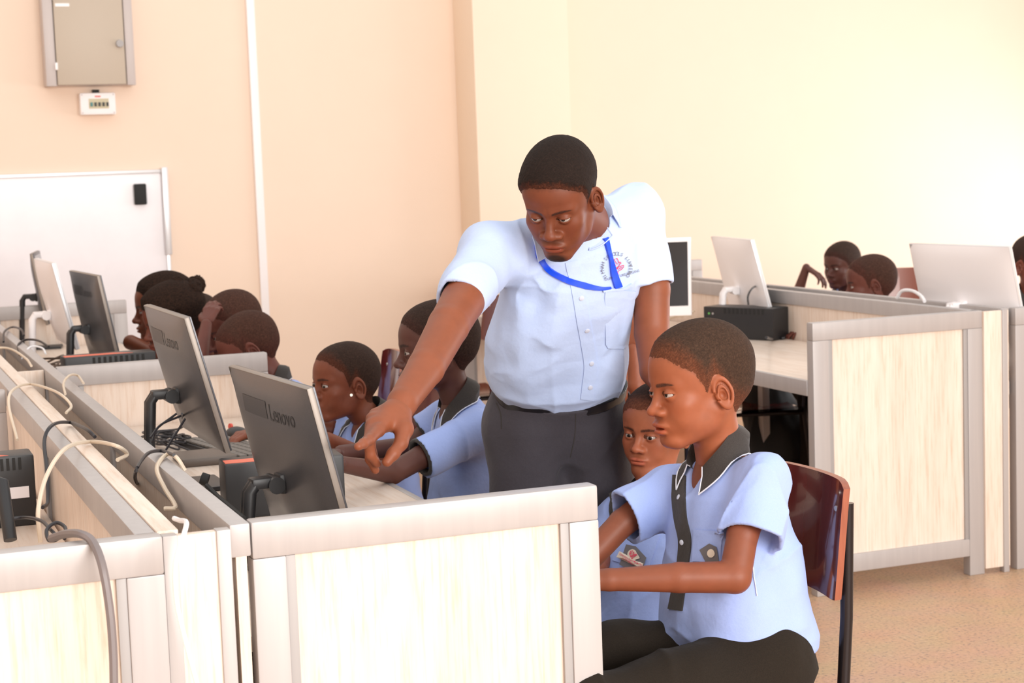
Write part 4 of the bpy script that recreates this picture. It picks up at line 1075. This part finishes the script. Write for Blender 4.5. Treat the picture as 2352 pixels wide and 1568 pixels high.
bf=lambda P: smax(np.abs((P-A3(T0+up*.012))@A3(up))-.015,np.abs(torso_d(P,T0-up*.16,T0+up*.10,Ft,[(0,.157,.107,0,.0),(1.,.157,.107,0,.0)],2.3))-.003,.002)
V,Fa=isosurf(bf,*bbox([T0],.24),.003); be=mesh_np('belt',V,Fa,M['belt'],tr,inv=t.inv)
bb_=BVHTree.FromPolygons([tuple(v) for v in V],[tuple(int(i) for i in x) for x in Fa])
q_=raypx(bb_,1318,928,.002)
if q_ is not None: MB().box((-.020,-.003,-.016),(.020,.003,.016),.003,M=frame(q_,CR)).build('buckle',M['tube'],be,inv=t.inv)
strip_px('pocket_slit',trb,[(1140,925),(1150,950),(1152,985)],1.2,M['dark_c'],tr,t.inv,eps=.0006,k=2)
strip_px('fly_seam',trb,[(1322,950),(1320,1000),(1310,1050)],1.,M['dark_c'],tr,t.inv,eps=.0006,k=2)
# ---- the boy in front
print('build boy')
B0=D_(1712,1492,3.36); B1=D_(1655,1062,3.34)
Fb=orient(B0,62)[:,1]
profb=[(-.02,.140,.125,.0,0),(.06,.150,.130,.0,0),(.15,.156,.128,.005,0),(.30,.150,.120,.010,0),(.50,.142,.112,.006,0),(.70,.135,.100,0,0),(.85,.112,.085,-.005,0),(.97,.070,.062,-.008,0),(1.04,.04,.04,-.008,0)]
bLs,bLc=D_(1752,1098,3.24),D_(1724,1238,3.18); bRs,bRc=D_(1530,1130,3.46),D_(1432,1182,3.42)
bLe=D_(1688,1325,3.15); bLw=D_(1400,1331,3.14)
armsb=(([bLs,D_(1706,1225,3.18),bLe,D_(1560,1326,3.14),bLw,D_(1345,1332,3.14)],[.035,.0285,.0295,.0270,.0200,.019]),
       ([bRs,D_(1430,1200,3.43),D_(1345,1290,3.40),D_(1260,1300,3.30)],[.035,.027,.026,.020]))
hbl=hand_fn(D_(1345,1332,3.14),unit(D_(1300,1330,3.14)-D_(1345,1332,3.14)),(0,0,1),.82,left=True); hbr=hand_fn(D_(1260,1300,3.3),unit(D_(1220,1300,3.28)-D_(1260,1300,3.3)),(0,0,1),.82)
b=build_person('schoolboy sitting at the nearest desk end, blue shirt with dark placket',dict(pos=D_(1606,893,3.30),yaw=62,pitch=5,roll=-2,s=.985),(.32,.094,.041),B0,B1,Fb,profb,arms=armsb,
  hands=((hbl,*bbox([D_(1300,1332,3.14)],.12)),(hbr,*bbox([D_(1230,1300,3.28)],.12))),res=.0016,ares=.003,seed=21,neck_r=.043,head_kw=dict(kid=1.,hair_t=.0045,open_mouth=.55,nose_w=1.05,cran=1.035,lid=.38,hairline=.006,fade=.6,side_b=.012,hair_c=(.060,.032,.020)),gaze=(-7,-12),arm_skin=(.22,.064,.030))
sbL=Sleeve(bLs,bLc,.052,.060); sbR=Sleeve(bRs,bRc,.052,.052); upb=unit(B1-B0)
trb_=[(B1-upb*.035,bLs,.036,.042),(B1-upb*.035,bRs,.034,.040)]
vn=(B1+Fb*.045-upb*.005,B1+Fb*.105-upb*.055,.030,.010)
b.shirt,bs,bf_=make_shirt(b.p,b.inv,B0,B1,Fb,profb,[sbL,sbR],B1-upb*.03,B1+upb*.2,.048,M['shirt_k'],traps=trb_,h=.0033,seed=8,amp=.009,vneck=vn)
make_collar(b.shirt,b.inv,B1+upb*.026+Fb*.010,unit(upb+Fb*.42),Fb,.050,bs,M['dark_c'],phimax=148,leaf=.046,rise=.032,drop=.014,tip=.004,spread=.008,name='collar',edge=M['white_p'])
strip_px('placket',bs,[(1561,1092,15),(1560,1140,15),(1564,1190,14),(1574,1240,14),(1570,1290,13),(1562,1340,14),(1552,1400,16)],14,M['dark_c'],b.shirt,b.inv,eps=.003)
for x,y in ((1561,1142),(1568,1245)): button_px(bs,x,y,.0052,M['button'],b.shirt,b.inv)
strip_px('pocket',bs,[(1628,1218,32),(1626,1250,32),(1624,1290,32)],32,M['shirt_k'],b.shirt,b.inv,eps=.003,k=8)
mb=MB(); fan_px(mb,bs,[(1610,1262),(1632,1247),(1650,1255),(1655,1290),(1625,1292)],.0045); mb.build('badge',M['badge'],b.shirt,inv=b.inv)
mb=MB(); fan_px(mb,bs,[(1637+9*math.cos(a),1270+10*math.sin(a)) for a in np.linspace(0,6.0,14)],.0055); mb.build('badge_disc',M['cream_c'],b.shirt,inv=b.inv)
strip_px('loose_thread',b.shirt and bs,[(1727,1285),(1732,1330),(1738,1368)],.8,M['button'],b.shirt,b.inv,eps=.003,k=2)
seated_legs(b,Fb,w=.075,thigh=.37,r=.075,h=.0045)
lb=np.array([-Fb[1],Fb[0],0]); ch=chair((B0+Fb*.040-lb*.05)[:2],math.atan2(Fb[1],Fb[0])-H2,'dark red plywood school chair under the boy at the nearest desk')
# ---- small child peeking from behind him
print('build peek')
K0=D_(1450,1480,3.90); K1=D_(1500,1130,3.98); Fk=orient(K0,38)[:,1]
profk=[(-.02,.125,.10,.0,0),(.1,.128,.102,.0,0),(.3,.125,.098,.004,0),(.6,.118,.088,0,0),(.85,.10,.075,0,0),(.97,.06,.055,0,0),(1.04,.04,.04,0,0)]
kLs,kLc=D_(1560,1170,3.95),D_(1570,1260,3.88); kRs,kRc=D_(1430,1180,4.02),D_(1392,1265,3.95)
k=build_person('small child peeking out between the man and the seated boy',dict(pos=D_(1506,993,4.02),yaw=30,pitch=2,roll=3,s=.88),(.34,.105,.050),K0,K1,Fk,profk,
  arms=(([kRs,kRc,D_(1370,1310,3.85),D_(1310,1330,3.7)],[.03,.024,.022,.017]),([kLs,kLc,D_(1560,1340,3.8)],[.03,.024,.022])),res=.0022,ares=.004,seed=31,neck_r=.038,head_kw=dict(kid=1.,hair_t=.003,nose_w=1.0,cran=1.05,lid=.62,hairline=.006,fade=.6,side_b=.01,hair_c=(.05,.026,.018)),gaze=(-8,0))
sk1=Sleeve(kRs,kRc,.042,.045); sk2=Sleeve(kLs,kLc,.042,.045); upk=unit(K1-K0)
k.shirt,kb,_=make_shirt(k.p,k.inv,K0,K1,Fk,profk,[sk1,sk2],K1-upk*.02,K1+upk*.2,.042,M['shirt_k'],traps=[(K1-upk*.02,kRs,.033,.036),(K1-upk*.02,kLs,.033,.036)],h=.004,seed=12,amp=.007)
make_collar(k.shirt,k.inv,K1+upk*.02,unit(upk+Fk*.3),Fk,.046,kb,M['dark_c'],leaf=.045,rise=.026,drop=.02)
strip_px('placket',kb,[(1452,1180),(1415,1215),(1396,1250),(1378,1300)],9,M['dark_c'],k.shirt,k.inv,eps=.003)
button_px(kb,1404,1242,.006,M['button'],k.shirt,k.inv)
strip_px('pocket',kb,[(1478,1215,40),(1462,1255,42),(1448,1300,42)],40,M['shirt_k'],k.shirt,k.inv,eps=.003,k=8)
mb=MB(); fan_px(mb,kb,[(1443,1253),(1466,1258),(1485,1282),(1478,1305),(1450,1310),(1428,1300)],.009); mb.build('badge',M['badge'],k.shirt,inv=k.inv)
mb=MB(); fan_px(mb,kb,[(1459+12*math.cos(a),1278+13*math.sin(a)) for a in np.linspace(0,6.0,16)],.011); mb.build('badge_disc',M['cream_c'],k.shirt,inv=k.inv)
lines_px(kb,dove(1459,1278,.55),.7,.0125).build('badge_dove',M['print_red'],k.shirt,inv=k.inv)
mb=MB(); fan_px(mb,kb,[(1430,1270),(1479,1297),(1474,1309),(1423,1284)],.0135); mb.build('badge_banner',M['cream_c'],k.shirt,inv=k.inv)
add_mesh(text_px(kb,'TIMNAH SCHOOLS',line_place(1430,1279,-28),6.0,.015),'badge_lettering',M['print_red'],k.shirt,k.inv)
add_mesh(text_px(kb,'LUWEERO',line_place(1437,1288,-28),6.0,.015),'badge_lettering',M['print_red'],k.shirt,k.inv)
seated_legs(k,Fk,w=.06,thigh=.26,r=.058,h=.006,open_=.03)
# ---- the other children
PK=[(-.02,.125,.100,0,0),(.1,.130,.103,0,0),(.3,.128,.100,.006,0),(.6,.122,.090,0,0),(.82,.105,.076,0,0),(.96,.062,.056,0,0),(1.03,.04,.04,0,0)]
def kid(label,hx,hy,hd,yaw,pitch=5,roll=0,s=.95,skin=(.16,.050,.026),n=(0,0),body=None,lean=.08,arms=None,res=.0028,seed=1,chair_label=None,hk=None,gaze=(0,0),extra=None,hair_m=None,legs=True,trim=False,desk=True,w=1.,seat=.50,shirt_amp=.008,colw=None,armpx=None,sl=None):
    hp=D_(hx,hy,hd); by=yaw if body is None else body
    F=orient(hp,by)[:,1]; lat=np.cross(F,[0,0,1.])   # lat = the child's right
    T1=hp-np.array([0,0,.155*s])-F*(.045*s)+CR*n[0]+np.array([0,0,n[1]])
    T0=T1-F*lean; T0[2]=seat
    up=unit(T1-T0); prof=[(a,b*w,c*w,d,e) for a,b,c,d,e in PK]
    A=[];S=[];H=[];traps=[]
    for i,sg in enumerate((1,-1)):      # right, left
        sh_=T1+lat*sg*.125*w-up*.055; traps.append((T1-up*.03,sh_,.033,.038))
        px=armpx[i] if armpx else None
        if px is None:
            el=sh_+F*.10+lat*sg*.03-np.array([0,0,.19]); el[2]=max(el[2],.72); wr=el+F*.20-lat*sg*.05; wr[2]=.775 if desk else el[2]
            el[2]=max(el[2],.765) if desk else el[2]
            cf=sh_*.45+el*.55; pts=[sh_,cf,el,wr]
            hd_=unit(F-lat*sg*.3)
        else:
            P=[D_(*q) for q in px]; cf,el,wr=P[0],P[1],P[2]; pts=[sh_,cf,el,wr]; hd_=unit(P[3]-wr) if len(P)>3 else unit(wr-el)
        A.append((pts,[.036,.029,.0275,.0195])); S.append(Sleeve(sh_,cf,.043*w,.046*w))
        nn=(0,0,1.) if abs(hd_[2])<.8 else tuple(F)
        H.append((hand_fn(wr,hd_,nn,.80,left=(sg<0)),*bbox([wr+hd_*.07],.13)))
    kw=dict(kid=1.,hair_t=.0032,cran=1.04,nose_w=1.05,lid=.5,fade=.7,side_b=.010,hair_c=(.045,.024,.017)); kw.update(hk or {})
    q=build_person(label,dict(pos=hp,yaw=yaw,pitch=pitch,roll=roll,s=s),skin,T0,T1,F,prof,arms=A,hands=H,res=res,ares=.0045,seed=seed,neck_r=.040,head_kw=kw,gaze=gaze,extra_hair=extra,hair_m=hair_m)
    q.shirt,q.b,_=make_shirt(q.p,q.inv,T0,T1,F,prof,S,T1-up*.02,T1+up*.2,.044,M['shirt_k'],traps=traps,h=.0045,seed=seed,amp=shirt_amp,vneck=(T1+F*.045,T1+F*.10-up*.05,.026,.010))
    make_collar(q.shirt,q.inv,T1+up*.024+F*.008,unit(up+F*.38),F,.046,q.b,M['dark_c'],phimax=148,leaf=.047,rise=.028,drop=.018,tip=.016,spread=.008,edge=M['white_p'])
    if trim:
        for s_ in S: sleeve_trim(q,s_,M['dark_c'])
    if legs: seated_legs(q,F,w=.07,thigh=.32,r=.066,h=.008)
    if chair_label: chair((T0-F*.03)[:2],math.atan2(F[1],F[0])-H2,chair_label)
    return q
print('build kids')
e_=kid('child with a small ear stud looking over the nearest computer',790,886,5.0,61,-3,0,.955,skin=(.20,.055,.026),n=(.035,.040),seed=41,res=.0022,lean=.02,w=1.12,chair_label='dark red school chair behind the child with the ear stud',hk=dict(hairline=.010,lid=.85,fade=.7),gaze=(-20,5),
   armpx=(None,((880,1010,4.95),(862,1062,4.9),(752,1008,4.72),(720,995,4.70))))
q=e_.world((-.0800,-.008,-.030)); 
r_=e_.body_bvh if hasattr(e_,'body_bvh') else None
c=D_(807,907,4.86); tag(MB().tube([c,c+unit(CO-c)*.004],.004,12).build('ear_stud',M['gold'],e_.p,inv=e_.inv))
tall=kid('tall child in profile behind the pointing arm, black sleeve trim',1003,806,4.50,80,2,0,1.0,skin=(.105,.040,.030),n=(.01,.012),body=72,seed=43,res=.0022,lean=.05,trim=True,w=1.04,chair_label='dark red school chair behind the tall child',hk=dict(lid=.7,hairline=.008),gaze=(-18,0),
   armpx=(None,((966,1050,4.33),(902,1086,4.28),(786,1066,4.12),(740,1055,4.05))))
b1=kid('cropped-haired child resting a cheek on one hand, beyond the middle partition',537,757,6.16,66,20,-6,1.05,skin=(.125,.036,.024),seed=45,lean=.12,body=70,chair_label=None,hk=dict(hairline=.014,fade=.4,hair_c=(.070,.030,.020),open_mouth=.6,hair_t=.0022),gaze=(-10,-12),
   armpx=(((452,860,6.0),(458,838,5.85),(474,745,5.94),(484,715,5.98)),None))
b2=kid('cropped-haired child bending low behind the middle partition',574,806,5.84,84,24,-4,1.0,skin=(.135,.040,.028),seed=47,lean=.16,n=(.05,.03),chair_label='dark red school chair standing behind the bending child',hk=dict(hairline=.014,fade=.4,hair_c=(.070,.030,.020),hair_t=.0022))
b0=kid('child mostly hidden behind the second graphite computer, cropped hair',452,762,6.50,40,18,0,1.06,skin=(.17,.048,.026),seed=49,lean=.10,hk=dict(hair_t=.003))
def puffs(cs):
    def f(P):
        d=None
        for c,r in cs:
            e=sph(P,c,r); d=e if d is None else smin(d,e,.015)
        return d+.004*noise(P,120,3)+.0025*noise(P,300,5)
    return f
M['hair_nat']=mat('natural_hair',(.02,.012,.010),.9,spec=.15,build=noisy([(.3,(.008,.005,.004)),(.7,(.045,.022,.014))],180,bstr=1.,bdist=.006))
g1=kid('girl in profile with a hair puff held by a pink band, at the far desk',376,712,6.75,83,4,0,1.09,skin=(.21,.058,.026),seed=51,n=(-.005,.01),lean=.10,hair_m=M['hair_nat'],hk=dict(hair_t=.009,hairline=.006,fade=1.2,lid=.4),extra=puffs([((0,-.125,.075),.034),((0,-.105,.062),.03)]),
   armpx=(None,((375,815,6.7),(300,786,6.6),(345,806,6.5),(385,815,6.5))))
a=g1.world((0,-.098,.060)); MB().tube([a+g1.Rm@np.array([.024*math.cos(t),0,.024*math.sin(t)]) for t in np.linspace(0,6.28,17)],.005,8).build('hair_band',M['rubber'],g1.hair,inv=g1.inv)
g2=kid('girl with curly black hair behind the second graphite computer',398,742,6.28,70,12,0,1.05,skin=(.15,.042,.024),seed=53,lean=.12,hair_m=M['hair_nat'],hk=dict(hair_t=.016,hairline=-.002,fade=2.),extra=puffs([((0,-.10,.10),.032),((.03,-.085,.095),.03),((-.03,-.085,.095),.03),((0,-.05,.125),.028)]))
# right row, far side
r1=kid('child with a hand at the mouth behind the right row',1934,613,8.9,42,6,0,.98,skin=(.09,.030,.022),seed=55,lean=.05,n=(.0,.03),body=35,armpx=(((1868,690,8.85),(1834,668,8.8),(1852,614,8.75),(1884,634,8.72)),None),desk=True,chair_label='grey-backed chair' if False else None,hk=dict(lid=.5))
def h_r1(P):
    w_=D_(1868,612,8.72); d=chain(P,[D_(1846,614,8.75),D_(1868,613,8.73),D_(1880,616,8.72)],[.022,.028,.024],.01)
    for pts in ([(1880,612),(1890,620),(1897,630)],[(1878,618),(1884,628),(1886,634)],[(1874,622),(1878,630),(1881,634)]):
        d=smin(d,chain(P,[D_(x,y,8.71) for x,y in pts],[.010,.009,.008],.006),.008)
    return d
r2=kid('cropped-haired child in profile just behind the rail of the right row',1999,656,7.35,78,4,0,1.0,skin=(.14,.042,.028),seed=57,lean=.05,hk=dict(fade=.4,hair_t=.0022,hairline=.014,hair_c=(.07,.032,.022)),chair_label='brown school chair beside the cropped-haired child in the right row')
r3=kid('child cut by the right picture edge beside the white computer',2378,612,7.4,-42,6,0,1.02,skin=(.17,.05,.03),seed=59,lean=.05,n=(.0,.02))
# someone seated behind the man: only an arm and a bit of shirt show
hz=kid('child almost wholly hidden behind the man, one arm showing',1400,840,5.2,20,5,0,.95,skin=(.26,.075,.035),seed=61,lean=.05,armpx=(None,((1482,935,4.95),(1464,885,4.93),(1457,800,4.93),(1453,775,4.93))),chair_label='school chair of the child hidden behind the man')
# bag and chairs under the right desk
q=D_(1800,1010,7.7); q=np.array([q[0],q[1],0])
bag=lambda P: smin(ell(P,(q[0],q[1],.20),(.20,.15,.20)),ell(P,(q[0]-.05,q[1]+.05,.40),(.13,.10,.14)),.08)+fold(P,(0,0,1),12,.012,4)
V,F_=isosurf(lambda P: np.maximum(bag(P),.004-P[:,2]),*bbox([q+np.array([0,0,.2])],.45),.012); tag(mesh_np('school_bag',V,F_,M['blackm']),'black school bag standing on the floor beyond the right row desk','bag')
chair(D_(1722,980,7.55)[:2],R_(80),'dark red school chair on the far side of the right row, seen under the desk')
chair(rr(2.7,-.95),R_(95),'school chair standing empty behind the seated boy, mostly hidden')

M['plywood2']=mat('brown_plywood',(.22,.05,.022),.3,Coat_Weight=.3)
q=D_(2085,660,7.9); bc=chair((q[0],q[1]),R_(150),'brown-red school chair back between the cropped-haired child and the white computer')
bc.scale=(1.12,1.12,1.09)
for c_ in bc.children:
    if c_.name.startswith('backrest'): c_.data.materials.clear(); c_.data.materials.append(M['plywood2'])
